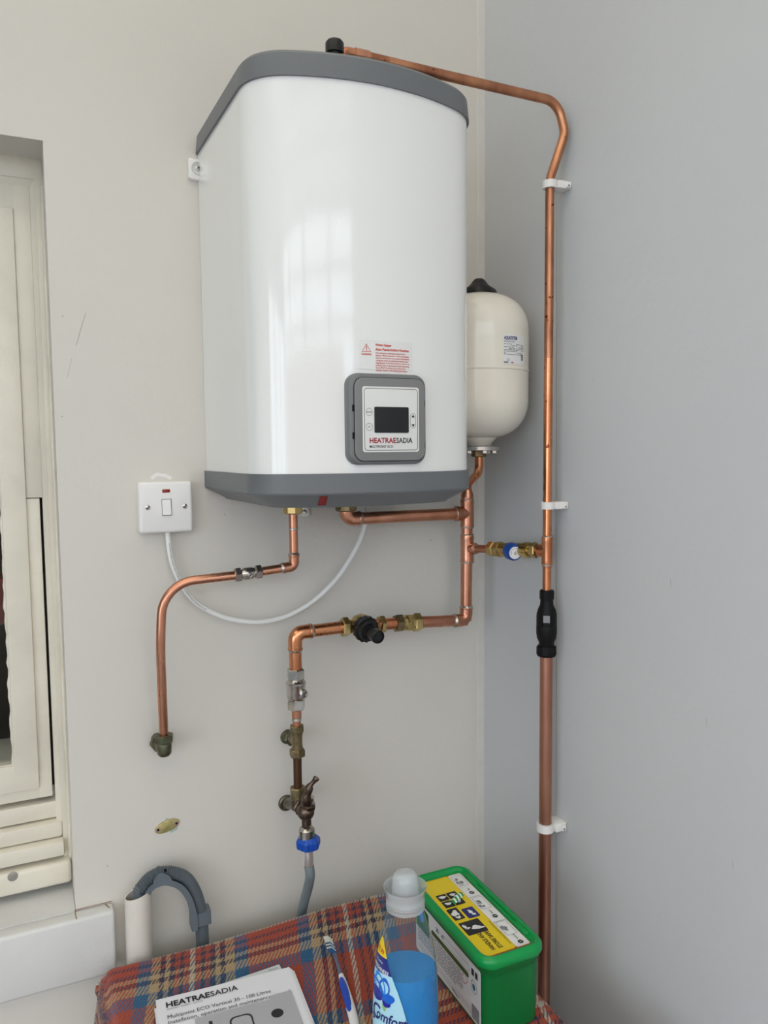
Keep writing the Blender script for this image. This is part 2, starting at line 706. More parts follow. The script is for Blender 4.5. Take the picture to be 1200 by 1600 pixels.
def slab(bm, ol, fr, d0, d1, bev=0.):
    """extrude a 2D outline between depths, optional rounded front edge"""
    cx = sum(p[0] for p in ol) / len(ol)
    cy = sum(p[1] for p in ol) / len(ol)

    def ins(k):
        o = []
        n = len(ol)
        for i in range(n):
            px, py = ol[i - 1]
            qx, qy = ol[i]
            rx, ry = ol[(i + 1) % n]
            tx, ty = rx - px, ry - py
            l = math.hypot(tx, ty) or 1
            nx, ny = ty / l, -tx / l
            if (qx - cx) * nx + (qy - cy) * ny < 0:
                nx, ny = -nx, -ny
            o.append((qx - nx * k, qy - ny * k))
        return o
    lv = [(ol, d0)]
    if bev:
        for k in range(4):
            a = PI / 2 * k / 3
            lv.append((ins(bev * (1 - math.cos(a))), d1 - bev + bev * math.sin(a)))
    else:
        lv.append((ol, d1))
    rings(bm, [[fr(x, y, d) for x, y in o] for o, d in lv])
    return bm


def quad2(bm, x0, y0, x1, y1, fr, d):
    bm.faces.new([bm.verts.new(fr(x, y, d)) for x, y in ((x0, y0), (x1, y0), (x1, y1), (x0, y1))])


def poly2(bm, pts, fr, d):
    bm.faces.new([bm.verts.new(fr(x, y, d)) for x, y in pts])


def txt(bm, s, size, fr, x=0., y=0., d=0., bold=0., align='LEFT', sx=1., shear=0., rot=0., sp=1., fit=0.):
    cu = bpy.data.curves.new('t', 'FONT')
    cu.body = s
    cu.size = size
    cu.offset = bold * size
    cu.align_x = align
    cu.space_character = sp
    cu.shear = shear
    cu.resolution_u = 2
    o = bpy.data.objects.new('t', cu)
    COL.objects.link(o)
    bpy.context.view_layer.update()
    me = bpy.data.meshes.new_from_object(o.evaluated_get(bpy.context.evaluated_depsgraph_get()))
    if fit:
        xs_ = [v.co.x for v in me.vertices]
        sx = fit / (max(xs_) - min(xs_))
    c_, s_ = math.cos(rot), math.sin(rot)
    vs = [bm.verts.new(fr(x + (v.co.x * sx) * c_ - v.co.y * s_, y + (v.co.x * sx) * s_ + v.co.y * c_, d)) for v in me.vertices]
    for p in me.polygons:
        try:
            bm.faces.new([vs[i] for i in p.vertices])
        except ValueError:
            pass
    bpy.data.objects.remove(o)
    bpy.data.curves.remove(cu)
    bpy.data.meshes.remove(me)
    return bm


def glyph(name, s, size, fr, x, y, d, m, parent, label=None, **k):
    return part(name, txt(BM(), s, size, fr, x, y, d, **k), m, parent, label)


# ------------------------------------------------------------------ room shell
RX0, RY1, ZT = -3.0, -3.4, 2.95
EV = 2.90
XO0, XO1, ZO0, ZO1 = -1.75, -.799, .80, 2.043
bm = BM()
xs = [RX0 - .1, XO0, XO1, .0]
zs = [-.02, ZO0, ZO1, 3.6]
for yy in (0., .28):
    for i in range(3):
        for k in range(3):
            if i == 1 and k == 1:
                continue
            bm.faces.new([bm.verts.new((x, yy, z)) for x, z in ((xs[i], zs[k]), (xs[i + 1], zs[k]), (xs[i + 1], zs[k + 1]), (xs[i], zs[k + 1]))])
for p, q in (((XO0, ZO0), (XO1, ZO0)), ((XO1, ZO0), (XO1, ZO1)), ((XO1, ZO1), (XO0, ZO1)), ((XO0, ZO1), (XO0, ZO0)),
             ((xs[0], zs[0]), (xs[0], zs[3])), ((xs[0], zs[3]), (xs[3], zs[3])), ((xs[3], zs[3]), (xs[3], zs[0])), ((xs[3], zs[0]), (xs[0], zs[0]))):
    bm.faces.new([bm.verts.new(c) for c in ((p[0], 0, p[1]), (q[0], 0, q[1]), (q[0], .28, q[1]), (p[0], .28, p[1]))])
bmesh.ops.remove_doubles(bm, verts=bm.verts, dist=1e-5)
wall_back = struct('wall_back', bm, WALL_A)
wall_right = struct('wall_right', box(BM(), (0, RY1 - .1, -.02), (.2, .28, 3.6)), WALL_B)
struct('floor', box(BM(), (RX0 - .1, RY1 - .1, -.1), (.2, 0.28, 0)), FLOORM)
# left side: dwarf wall with glazing; front: dwarf wall with glazing
wl_ = BM()
box(wl_, (RX0 - .15, -1.2, 0), (RX0, 0, 3.5))
box(wl_, (RX0 - .15, RY1 - .1, 0), (RX0, -1.2, .55))
box(wl_, (RX0 - .15, RY1 - .1, 2.4), (RX0, -1.2, 3.4))
struct('wall_left', wl_, wall_mat('painted_plaster_grey', (.40, .43, .46), (.38, .41, .44)))
w3 = BM()
for y_ in (RY1, -2.67, -1.97, -1.24):
    box(w3, (RX0 - .1, y_ - .03, .55), (RX0 - .04, y_ + .03, 2.4))
for z_ in (.58, 2.37):
    box(w3, (RX0 - .1, RY1, z_ - .03), (RX0 - .04, -1.2, z_ + .03))
w3o = struct('window_3', w3, UPVC)
gl = BM()
gl.faces.new([gl.verts.new(p) for p in ((RX0 - .07, RY1, .55), (RX0 - .07, -1.2, .55), (RX0 - .07, -1.2, 2.4), (RX0 - .07, RY1, 2.4))])
part('pane', gl, GLASS, w3o)
struct('wall_front', box(BM(), (RX0, RY1 - .15, 0), (0, RY1, .50)), WALL_A)


def bars(bm, a, b, w, d):
    tube(bm, [a, b], w, seg=4)


fw = BM()
fx = [RX0 + .03, -2.25, -1.5, -.75, -.03]
for x in fx:
    box(fw, (x - .03, RY1 - .1, .50), (x + .03, RY1 - .04, EV))
for z in (.53, 2.25, 2.55, EV - .03):
    box(fw, (RX0, RY1 - .1, z - .03), (0, RY1 - .04, z + .03))
wf = struct('window_2', fw, UPVC)
gl = BM()
gl.faces.new([gl.verts.new(p) for p in ((RX0, RY1 - .07, .50), (0, RY1 - .07, .50), (0, RY1 - .07, EV), (RX0, RY1 - .07, EV))])
part('pane', gl, GLASS, wf)
# sloping glass roof with bars
rb = BM()
ra, rbk = Vector((0, RY1, EV + .02)), Vector((0, 0, 3.5))
for i in range(6):
    x = RX0 + .04 + i * (-RX0 - .08) / 5
    b2 = bmesh.new()
    bmesh.ops.create_cube(b2, size=1)
    dirv = (rbk - ra)
    ang = math.atan2(dirv.z, dirv.y)
    mt = Matrix.Translation((x, RY1 / 2, (EV + 3.52) / 2)) @ Matrix.Rotation(ang, 4, 'X') @ Matrix.Diagonal((.05, dirv.length, .07, 1))
    join(rb, b2, mt)
box(rb, (RX0, RY1 - .1, EV - .04), (0, RY1, EV + .06))
for yy_ in (-2.9, -2.45, -1.6):
    zc_ = EV + .02 + (3.5 - EV) * (yy_ - RY1) / 3.4
    box(rb, (RX0, yy_ - .03, zc_ - .05), (0, yy_ + .03, zc_ + .02))
ceil = struct('ceiling', rb, UPVC)
gl = BM()
gl.faces.new([gl.verts.new(p) for p in ((RX0, RY1, EV + .05), (0, RY1, EV + .05), (0, 0, 3.53), (RX0, 0, 3.53))])
part('roof_pane', gl, ROOFG, ceil)
g = box(BM(), (-14, -20, -.3), (10, RY1 - .12, -.12))
struct('ground', g, GROUND)
g = BM()
box(g, (-7, -9.2, -.2), (-.2, -9.0, 2.9))
box(g, (-.2, -9.2, -.2), (5, -9.0, 1.4))
struct('garden_wall', g, BRICKF)

# corner bead
bm = BM()
zz = [0, .4, .8, 1.2, 1.6, 2.0, 2.4, 3.2]
random.seed(5)
rs = []
for i in range(40):
    z = 3.2 * i / 39
    w = .016 + random.uniform(-.0015, .0015)
    rs.append([Vector((-.0, -.000, z)), Vector((-w, -.000, z)), Vector((-w + .001, -.0018, z)), Vector((-.003, -.0026, z)), Vector((-.0, -.0024, z))])
rings(bm, rs)
struct('trim_1', bm, TRIMW)


def ribbon(pts, w, m, name, parent, nrm):
    bm = BM()
    nrm = Vector(nrm)
    L = []
    for i, p in enumerate(pts):
        p = Vector(p)
        t = (Vector(pts[min(i + 1, len(pts) - 1)]) - Vector(pts[max(i - 1, 0)])).normalized()
        s = t.cross(nrm).normalized()
        L.append((bm.verts.new(p + s * w / 2 + nrm * .0004), bm.verts.new(p - s * w / 2 + nrm * .0004)))
    for a, b in zip(L, L[1:]):
        bm.faces.new((a[0], a[1], b[1], b[0]))
    return part(name, bm, m, parent)


ribbon([PB(869.5, v, 0) + Vector((0, random.uniform(-.0004, .0004), 0)) for v in range(295, 1500, 80)], .0011, PENCIL, 'pencil_line', wall_right, (-1, 0, 0))
ribbon([PA(134, 489), PA(126, 515), PA(119, 540)], .0008, PENCIL, 'scratch', wall_back, (0, -1, 0))
ribbon([PA(112, 560), PA(105, 590)], .0005, PENCIL, 'scratch', wall_back, (0, -1, 0))
for u, v in ((1104, 1122), (1145, 1345), (1048, 905)):
    ribbon([PB(u, v), PB(u, v + 6), PB(u + 1, v + 14)], .0008, PENCIL, 'scratch', wall_right, (-1, 0, 0))
for u, v in ((97, 493), (96, 650), (350, 803), (167, 1352), (672, 843)):
    ribbon([PA(u, v), PA(u + 2, v + 2)], .0015, PENCIL, 'scratch', wall_back, (0, -1, 0))
ribbon([PA(757, v, .001) + Vector((0, 0, 0)) for v in (880, 900, 925, 960, 1010, 1090)], .001, CLIPM, 'paint_run', wall_back, (0, -1, 0))

# ------------------------------------------------------------------ old window at the left
YF = .085
win = BM()
x_in = XO1
# outer jamb and head with a sloping bead
H1 = 2.010
box(win, (XO0, YF, H1), (x_in, YF + .07, ZO1 + .01), .002)
box(win, (x_in - .0125, YF + .0004, .83), (x_in + .0008, YF + .0695, H1 + .004), .002)
box(win, (-.860, YF + .0464, .83), (x_in + .0005, YF + .07, H1 + .01))
box(win, (XO0, YF + .046, 1.94), (x_in + .0005, YF + .07, H1 + .01))
box(win, (XO0, YF + .0468, .83), (x_in + .0005, YF + .07, 1.0))
window = struct('window_1', win, WOODPAINT)
b_ = BM()
# mitred bead, triangular in section
ja, jb = -.8165, -.824
prof = [(0, -.0), (.009, .011), (.009, .045), (0, .045)]
v = []
for (x, z) in ((ja, .90), (ja, H1 - .001), (XO0, H1 - .001)):
    v.append([])
rs = []
for (px, pz, ox, oz) in ((x_in - .0122, .90, -1, 0), (x_in - .0122, H1 + .002, -1, -1), (XO0, H1 + .002, 0, -1)):
    rs.append([Vector((px + ox * a, YF + .001 + c, pz + oz * a * 1.6)) for a, c in prof])
rings(b_, rs)
part('bead', b_, WOODPAINT, window)
b_ = BM()
box(b_, (-.845, YF + .010, 1.488), (-.8195, YF + .05, H1 + .003), .0012)
box(b_, (XO0, YF + .0105, 1.9615), (-.8195, YF + .05, H1 + .003), .0012)
part('frame_strip', b_, WOODPAINT, window)
# sash: stile and bottom rail, stepped moulding, gap at the right
s_ = BM()
SR = -.8245
box(s_, (-.8455, YF + .012, .965), (SR, YF + .05, 1.487), .0015)
box(s_, (-.883, YF + .0056, 1.01), (-.845, YF + .05, 1.962), .002)
box(s_, (XO0 + .05, YF + .006, .985), (-.845, YF + .05, 1.032), .002)
box(s_, (XO0 + .05, YF + .0125, .965), (SR - .0005, YF + .05, .990), .0015)
sash = part('sash', s_, WOODPAINT, window)
# putty line
pp = BM()
random.seed(11)
pts = []
z = 1.03
while z < 1.95:
    pts.append(Vector((-.883 + random.uniform(-.001, .001), YF + .012, z)))
    z += .012
tube(pp, pts, .004, 8, rfun=lambda a, i: .0032 + .0012 * math.sin(i * 1.7) * math.sin(i * .6))
tube(pp, [(-.883, YF + .012, 1.03), (XO0 + .06, YF + .012, 1.03)], .0035, 8)
part('putty', pp, WOODPAINT, sash)
gp = BM()
gp.faces.new([gp.verts.new(c) for c in ((XO0, YF + .03, 1.0), (-.86, YF + .03, 1.0), (-.86, YF + .03, 1.99), (XO0, YF + .03, 1.99))])
part('pane', gp, GLASS, sash)
sl = BM()
box(sl, (XO0, YF + .012, .925), (-.8116, YF + .07, .955), .003)
box(sl, (XO0, YF - .002, .895), (-.8116, YF + .07, .922), .004)
box(sl, (XO0, YF - .016, .866), (-.8100, YF + .07, .893), .004)
part('sill_moulding', sl, WOODPAINT, window)
sl = BM()
box(sl, (XO0, YF - .022, .818), (x_in - .001, YF + .07, .858), .007, 3)
part('sill_nosing', sl, WOODPAINT, window)
cz = PA(20, 1373, -(YF - .022))
part('screw_cap', rev(BM(), (cz.x, YF - .0215, cz.z + .004), (0, -1, 0), [(0, .008), (.0015, .008), (.0022, .0065)], 18), mat('dull_grey_metal', (.35, .33, .31), .4, .6), window)
sb = BM()
box(sb, (XO0 - .06, -.03, .694), (-.740, 0.0, .803), .006, 3)
board = struct('trim_2', sb, BOARDPAINT)
sb = BM()
box(sb, (XO0, -.001, .795), (x_in - .0005, YF + .05, .8035))
part('board_top', sb, BOARDPAINT, board)
ribbon([(-.799, -.029, .8034), (-.8, -.012, .8036), (-.7995, .0, .8036)], .0015, RUST, 'crack', board, (0, 0, 1))
ribbon([(-.799, -.0012, .8036), (-.77, -.0008, .8036), (-.742, -.001, .8036)], .0022, RUST, 'crack', board, (0, 0, 1))
ribbon([(-.753, -.003, .8036), (-.750, -.012, .8036), (-.747, -.019, .8036)], .002, RUST, 'crack', board, (0, 0, 1))
part('shadow_gap', box(BM(), (SR - .001, YF + .044, .972), (-.8205, YF + .0455, 1.488)), CRACK, window)  # dark strip behind the sash edge, the gap's shade painted as colour
ribbon([(-.7995, .001, z) for z in (.81, .84, .87, .9)], .0012, CRACK, 'crack', wall_back, (-1, 0, 0))
# caulk strip along the reveal
cb = BM()
pts = []
for i in range(60):
    z = .84 + i * (2.0 - .84) / 59
    pts.append(Vector((x_in - .001, YF - .002, z)))
tube(cb, pts, .003, 8, rfun=lambda a, i: .003 + .0015 * math.sin(i * .9) * math.sin(i * .37 + 1))
part('caulk', cb, WOODPAINT, window)
# dark room behind the pane
dr = BM()
for f in (((-2.6, .285, .2), (-2.6, 2.4, .2), (-2.6, 2.4, 2.6), (-2.6, .285, 2.6)),
          ((.2, .285, .2), (.2, 2.4, .2), (.2, 2.4, 2.6), (.2, .285, 2.6)),
          ((-2.6, 2.4, .2), (.2, 2.4, .2), (.2, 2.4, 2.6), (-2.6, 2.4, 2.6)),
          ((-2.6, .285, 2.6), (.2, .285, 2.6), (.2, 2.4, 2.6), (-2.6, 2.4, 2.6)),
          ((-2.6, .285, .2), (.2, .285, .2), (.2, 2.4, .2), (-2.6, 2.4, .2))):
    dr.faces.new([dr.verts.new(c) for c in f])
struct('wall_inner_room', dr, DARKROOM)
pc = PA(10, 935, -.45)
cu = BM()
rs = []
for k in range(9):
    z = pc.z + .045 - k * .012
    w = .035 + .008 * math.sin(k * 1.1) + k * .002
    rs.append([Vector((pc.x - .02 + w * math.cos(a) * (1 + .12 * math.sin(3 * a)), .47 + .035 * math.sin(a), z)) for a in (2 * PI * i / 20 for i in range(20))])
rings(cu, rs)
tube(cu, [(pc.x - .02, .47, pc.z + .1), (pc.x - .02, .47, pc.z + .2), (pc.x - .02, .40, pc.z + .21)], .004)
solo('hanging_cloth', cu, REDCLOTH, 'dark red cloth hanging in the dark room behind the window pane', 'cloth')
pc = PA(8, 1190, -.30)
tr = BM()
box(tr, (pc.x - .3, .29, pc.z - .006), (pc.x + .018, .42, pc.z + .006), .002)
box(tr, (pc.x - .3, .29, pc.z - .03), (pc.x + .018, .30, pc.z - .005))
solo('inner_shelf', tr, WOODPAINT, 'pale narrow shelf just behind the bottom of the window pane', 'shelf')

# ------------------------------------------------------------------ water heater
HX = -.381
HZ0, HZ1 = 1.5305, 2.057


def fy(x):      # front curve, x relative to the centre
    return -.344 + .046 * (x / .175) ** 2


def outline(off=0.):
    """plan outline from back left round the front to back right"""
    pts = [(-.181, -.001), (-.1755, -.298)]
    n = 28
    arc = [(-.175 + .35 * i / n, 0) for i in range(n + 1)]
    arc = [(x, fy(x)) for x, _ in arc]
    left = [(-.181, -.001), (-.176, -.258)]
    # rounded front left corner: bezier
    p0, p1, p2 = Vector((-.1762, -.252)), Vector((-.1752, -.300)), Vector((-.128, fy(-.128)))
    cor = []
    for k in range(11):
        t = k / 10
        cor.append(p0 * (1 - t) ** 2 + p1 * 2 * t * (1 - t) + p2 * t * t)
    mid = [Vector((x, fy(x))) for x in [-.128 + .256 * i / 22 for i in range(1, 22)]]
    lft = [Vector((-.181, -.001)), Vector((-.180, -.06)), Vector((-.179, -.12)), Vector((-.1775, -.19))] + cor
    rgt = [Vector((-p.x, p.y)) for p in reversed(lft)]
    al = lft + mid + rgt
    if off:
        o = []
        for i, p in enumerate(al):
            a, b = al[max(i - 1, 0)], al[min(i + 1, len(al) - 1)]
            t = (b - a).normalized()
            nrm = Vector((t.y, -t.x))
            if nrm.dot(p - Vector((0, -.15))) < 0:
                nrm = -nrm
            q = p + nrm * off
            q.y = min(q.y, -.001)
            o.append(q)
        al = o
    return al


def hlayer(off, z):
    return [Vector((HX + p.x, p.y, z)) for p in outline(off)]


heater = thing('water_heater', 'large white wall-hung water heater with grey top and bottom covers and a control panel', 'water heater', (HX, 0, HZ0))
bm = BM()
rings(bm, [hlayer(0, HZ0 - .01), hlayer(0, HZ0 + .2), hlayer(0, HZ0 + .4), hlayer(0, HZ1 + .01)])
part('casing', bm, HWHITE, heater, smooth=25)
bm = BM()
rings(bm, [hlayer(.0005, HZ1), hlayer(.0035, HZ1), hlayer(.0035, HZ1 + .003), hlayer(.0005, HZ1 + .030), hlayer(-.003, HZ1 + .0345), hlayer(-.010, HZ1 + .036), hlayer(-.03, HZ1 + .037)])
part('top_cover', bm, HGREY, heater, smooth=30)
bm = BM()
rings(bm, [hlayer(-.040, HZ0 - .0495), hlayer(-.033, HZ0 - .049), hlayer(-.030, HZ0 - .046), hlayer(.002, HZ0 - .0295), hlayer(.0035, HZ0 - .027), hlayer(.0035, HZ0), hlayer(.0005, HZ0)])
part('bottom_cover', bm, HGREY, heater, smooth=20)
# red tag on the sloping band
bm = BM()


def chamf(x, k):
    a = fy(x) - .002
    return Vector((HX + x, a + .032 * k - .0008, HZ0 - .0295 - .0165 * k - .0006))


q = [chamf(-.0952, .10), chamf(-.0846, .10), chamf(-.0784, .95), chamf(-.0900, .95)]
bm.faces.new([bm.verts.new(c) for c in q])
part('red_tag', bm, REDT, heater)
# black cap on the top
c = PA(523, 80, .262)
cap = BM()
rev(cap, (c.x, -.262, HZ1 + .034), (0, 0, 1), [(0, .011), (c.z - HZ1 - .034 - .004, .011), (c.z - HZ1 - .034 - .004, .0135), (c.z - HZ1 - .034 + .010, .0135), (c.z - HZ1 - .034 + .0135, .011), (c.z - HZ1 - .034 + .0145, .006)], 24)
part('valve_cap', cap, BLACKP, heater, 'black plastic cap')
# wall brackets
c = PA(305, 265, .002)
FA = Fr((0, 0, 0), (1, 0, 0), (0, 0, 1), (0, -1, 0))
bm = BM()
slab(bm, [(c.x - .012, c.z - .016), (c.x - .008, c.z - .018), (c.x + .02, c.z - .018), (c.x + .02, c.z + .015), (c.x - .010, c.z + .015), (c.x - .012, c.z + .013)], FA, .0005, .009, .001)
br = part('bracket', bm, WHITEP, heater, 'white plastic fixing tab')
part('washer', rev(BM(), (c.x + .003, -.0088, c.z), (0, -1, 0), [(0, .0105), (.0012, .0105), (.0014, .004)], 24), STEEL, br)
sc = BM()
rev(sc, (c.x + .003, -.010, c.z), (0, -1, 0), [(0, .0045), (.0015, .0043), (.0025, .002)], 16)
part('screw', sc, STEEL, br)
sc = BM()
for a in (R_(30), R_(120)):
    f = Fr((c.x + .003, -.0127, c.z), (math.cos(a), 0, math.sin(a)), (-math.sin(a), 0, math.cos(a)), (0, -1, 0))
    quad2(sc, -.003, -.0005, .003, .0005, f, 0)
part('screw_slot', sc, BLACKM, br)
c = PA(478, 800, .003)
bm = BM()
slab(bm, rrect(c.x - .010, c.z - .008, c.x + .009, c.z + .03, .006), FA, .0005, .003, .0005)
br = part('bracket', bm, STEEL, heater)
part('screw', rev(BM(), (c.x - .003, -.003, c.z), (0, -1, 0), [(0, .0045), (.002, .0042), (.003, .002)], 14), STEEL, br)

# control panel on a frame tangent to the front
PF = Fr((HX, -.3415, 1.6045), (1, 0, 0), (0, 0, 1), (0, -1, 0))
pan = part('control_panel', slab(BM(), rrect(-.0605, -.0625, .0602, .0640, .017, 7), PF, -.006, .012, .006), PGREY, heater)
part('panel_groove', slab(BM(), rrect(-.0530, -.0580, .0578, .0582, .014, 7), PF, .008, .01215), BLACKM, pan)
part('panel_door', slab(BM(), rrect(-.0520, -.0572, .0570, .0576, .0135, 7), PF, .008, .0135, .0012), PGREY2, pan)
part('fascia', slab(BM(), rrect(-.0406, -.0450, .0467, .0455, .0035, 5), PF, .012, .0142, .0005), FASCIA, pan)


def loop2(bm, ol, w, fr, d):
    n = len(ol)
    cx = sum(p[0] for p in ol) / n
    cy = sum(p[1] for p in ol) / n
    inn = []
    for i in range(n):
        px, py = ol[i - 1]
        rx, ry = ol[(i + 1) % n]
        tx, ty = rx - px, ry - py
        l = math.hypot(tx, ty) or 1
        nx, ny = ty / l, -tx / l
        if (ol[i][0] - cx) * nx + (ol[i][1] - cy) * ny < 0:
            nx, ny = -nx, -ny
        inn.append((ol[i][0] - nx * w, ol[i][1] - ny * w))
    A = [bm.verts.new(fr(x, y, d)) for x, y in ol]
    B = [bm.verts.new(fr(x, y, d)) for x, y in inn]
    for i in range(n):
        j = (i + 1) % n
        bm.faces.new((A[i], A[j], B[j], B[i]))


def circ(x, y, rx, ry, n=28):
    return [(x + rx * math.cos(2 * PI * i / n), y + ry * math.sin(2 * PI * i / n)) for i in range(n)]


bm = BM()
loop2(bm, rrect(-.0384, -.0426, .0445, .0432, .0045), .0007, PF, .01435)
part('fascia_line', bm, INK, pan)
part('screen', slab(BM(), rrect(-.0231, -.0182, .0300, .0178, .0020), PF, .014, .0152, .0004), SCREEN, pan)
for yb, w_ in ((.0104, 'MODE'), (-.0100, 'SET')):
    bm = BM()
    loop2(bm, circ(-.0309, yb, .0050, .0054), .0006, PF, .01445)
    part('round_button', bm, INKG, pan)
    glyph('lettering', w_, .0026, PF, -.0309, yb - .0009, .01447, INKG, pan, bold=.03, align='CENTER')
bm = BM()
loop2(bm, rrect(.0325, -.0117, .0415, .0092, .0044, 7), .0006, PF, .01445)
part('arrow_button', bm, INKG, pan)
for tri in ([(.0345, .0034), (.0397, .0034), (.0371, .0078)], [(.0345, -.0060), (.0371, -.0104), (.0397, -.0060)]):
    bm = BM()
    poly2(bm, tri, PF, .01448)
    part('arrow', bm, INK, pan)
glyph('lettering', 'HEATRAE', .0100, PF, -.0311, -.0322, .0145, INKD, pan, 'dark red lettering', bold=.026, fit=.0405)
glyph('lettering', 'SADIA', .0100, PF, .0103, -.0322, .0145, INK, pan, bold=.022, fit=.0255)
glyph('lettering', 'MULTIPOINT ECO', .0052, PF, -.0309, -.0390, .0145, INK, pan, bold=.018, fit=.0360)
for y0 in (.0110, -.0265):
    part('hinge_slot', box(BM(), PF(-.0552, y0, .0095), PF(-.0522, y0 + .009, .0132)), BLACKM, pan)
for y0 in (.0190, -.0400):
    part('latch_slot', box(BM(), PF(.0560, y0, .011), PF(.0568, y0 + .0085, .01385)), BLACKM, pan)

# warning sticker follows the curved front


def HF(s, t, d):
    x = s
    return Vector((HX + x, fy(x) - d, t))


bm = BM()
c0 = PA(561, 531, .342)
c1 = PA(645, 580, .342)
X0, X1, T1, T0 = c0.x - HX, c1.x - HX, c0.z, c1.z
rs = []
for i in range(12):
    x = X0 + (X1 - X0) * i / 11
    rs.append((bm.verts.new(HF(x, T0, .0004)), bm.verts.new(HF(x, T1, .0004))))
for a, b in zip(rs, rs[1:]):
    bm.faces.new((a[0], b[0], b[1], a[1]))
stick = part('warning_sticker', bm, FILM, heater)
lx = X0 + (X1 - X0) * .285
txt_bm = BM()
txt(txt_bm, 'Water Heater', .0050, HF, lx, T1 - .0075, .0008, bold=.03, fit=.0250)
txt(txt_bm, 'Auto Pasteurization Function', .0050, HF, lx, T1 - .0135, .0008, bold=.03, fit=.0530)
lines = ['This unit has an automatic pasteurization', 'feature. When in function, it will automatically',
         'heat the stored water to in excess of 60 degrees', 'centigrade which exceeds safe washing water',
         'requirements. If the stored water is used for any', 'washing, then an appropriate water tempering',
         'device MUST be fitted at the outlet of the', 'cylinder. Refer to the fitting instructions']
for i, l in enumerate(lines):
    txt(txt_bm, l, .0033, HF, lx, T1 - .0180 - i * .0034, .0008, bold=.014, fit=(.047, .053, .0535, .052, .0542, .053, .047, .050)[i])
part('lettering', txt_bm, INKR, stick)
bm = BM()
tx = X0 + (X1 - X0) * .125
loop2(bm, [(tx - .0068, T1 - .0160), (tx + .0068, T1 - .0160), (tx + .0001, T1 - .0045)], .0013, HF, .0008)
quad2(bm, tx - .0004, T1 - .0130, tx + .0006, T1 - .0080, HF, .0008)
quad2(bm, tx - .0004, T1 - .0148, tx + .0006, T1 - .0137, HF, .0008)
txt(bm, 'WARNING', .0036, HF, tx - .0075, T1 - .0205, .0008, bold=.03, fit=.0150)
part('warning_symbol', bm, INKR, stick)

# ------------------------------------------------------------------ expansion vessel
VC = Vector((-.1070, -.152, 0))
VR = .0870
zt, zb = PA(757, 461, .15).z, PA(757, 686, .15).z
zm = PA(790, 577, .2).z
ves = thing('expansion_vessel', 'cream cylindrical expansion vessel with rounded ends in the corner behind the heater', 'expansion vessel', (VC.x, VC.y, zb))
bm = BM()
prof = []
hc = .066
for k in range(13):
    a = PI / 2 * k / 12
    prof.append((zb + hc * (1 - math.cos(a)), VR * (math.sin(a)) ** .72 if k else 0))
prof += [(zm - .05, VR), (zm - .0055, VR), (zm - .0048, VR), (zm - .004, VR + .0002), (zm - .0030, VR + .0012), (zm - .0010, VR + .0012), (zm, VR + .0002), (zm + .0008, VR), (zm + .0015, VR), (zm + .05, VR)]
for k in range(12, -1, -1):
    a = PI / 2 * k / 12
    prof.append((zt - hc * (1 - math.cos(a)), VR * (math.sin(a)) ** .72 if k else 0))
rev(bm, (VC.x, VC.y, 0), (0, 0, 1), prof, 56)
part('tank', bm, CREAM, ves, smooth=25)
bm = BM()
rev(bm, (VC.x, VC.y, 0), (0, 0, 1), [(zt - .004, .034), (zt + .006, .030), (zt + .014, .018), (zt + .022, .012), (zt + .026, .008)], 24)
part('air_valve_cap', bm, BLACKP, ves, 'black plastic cap')
bm = BM()
rev(bm, (VC.x, VC.y, 0), (0, 0, 1), [(zb - .014, .022), (zb - .006, .024), (zb + .004, .034)], 28)
nk = part('neck', bm, CREAM, ves)
bm = BM()
rev(bm, (VC.x, VC.y, 0), (0, 0, 1), [(zb - .021, .033), (zb - .020, .036), (zb - .014, .036), (zb - .012, .033)], 36)
fl = part('flange', bm, STEEL, ves)
for k in range(6):
    a = R_(20 + 60 * k)
    part('bolt', hexn(BM(), (VC.x + .027 * math.cos(a), VC.y + .027 * math.sin(a), zb - .021), (0, 0, -1), -.001, .005, .006), STEEL, fl)
# label on the cylinder
ang0 = -R_(15)


def VF(s, t, d):
    a = ang0 + s / VR
    return Vector((VC.x + (VR + d) * math.cos(a), VC.y + (VR + d) * math.sin(a), t))


LT, LB = PA(800, 531, .19).z, PA(800, 574, .19).z


def ang_of(u, v):      # where the sight line meets the cylinder
    r = ray(u, v)
    px, py = CAM.x - VC.x, CAM.y - VC.y
    A = r.x ** 2 + r.y ** 2
    B = 2 * (px * r.x + py * r.y)
    Cc = px * px + py * py - VR * VR
    D = B * B - 4 * A * Cc
    if D < 0:
        return None
    t = (-B - math.sqrt(D)) / (2 * A)
    return math.atan2(py + r.y * t, px + r.x * t)


aL, aR = ang_of(786.5, 550), ang_of(818.5, 550)
if aR is None:
    aR = aL + .7
ang0 = aL
LW = (aR - aL) * VR
bm = BM()
rs = []
for i in range(15):
    s = LW * i / 14
    rs.append((bm.verts.new(VF(s, LB, .0004)), bm.verts.new(VF(s, LT, .0004))))
for a, b in zip(rs, rs[1:]):
    bm.faces.new((a[0], b[0], b[1], a[1]))
lab = part('rating_label', bm, LABW2, ves)
LH = LT - LB
bm = txt(BM(), 'AQUASYSTEM', .0080, VF, .001, LT - .0080, .0009, bold=.03, sx=(LW * .60) / (.0080 * 6.9))
part('lettering', bm, INKB, lab)
bm = BM()
random.seed(4)
txt(bm, 'EXPANSION VESSEL', .0032, VF, .001, LT - .0125, .0009, sx=.8)
for i in range(8):
    y = LT - .0160 - i * .0024
    x = .001
    while x < LW * .9:
        w = random.uniform(.003, .009)
        w = min(w, LW * .93 - x)
        if random.random() < .72 and w > .001:
            n = max(1, int(w / .002))
            for k in range(n):
                quad2(bm, x + w * k / n, y, x + w * (k + .82) / n, y + .0009, VF, .0009)
        x += w + .0012
txt(bm, 'CE', .006, VF, LW * .12, LB + .0040, .0009, sx=.8)
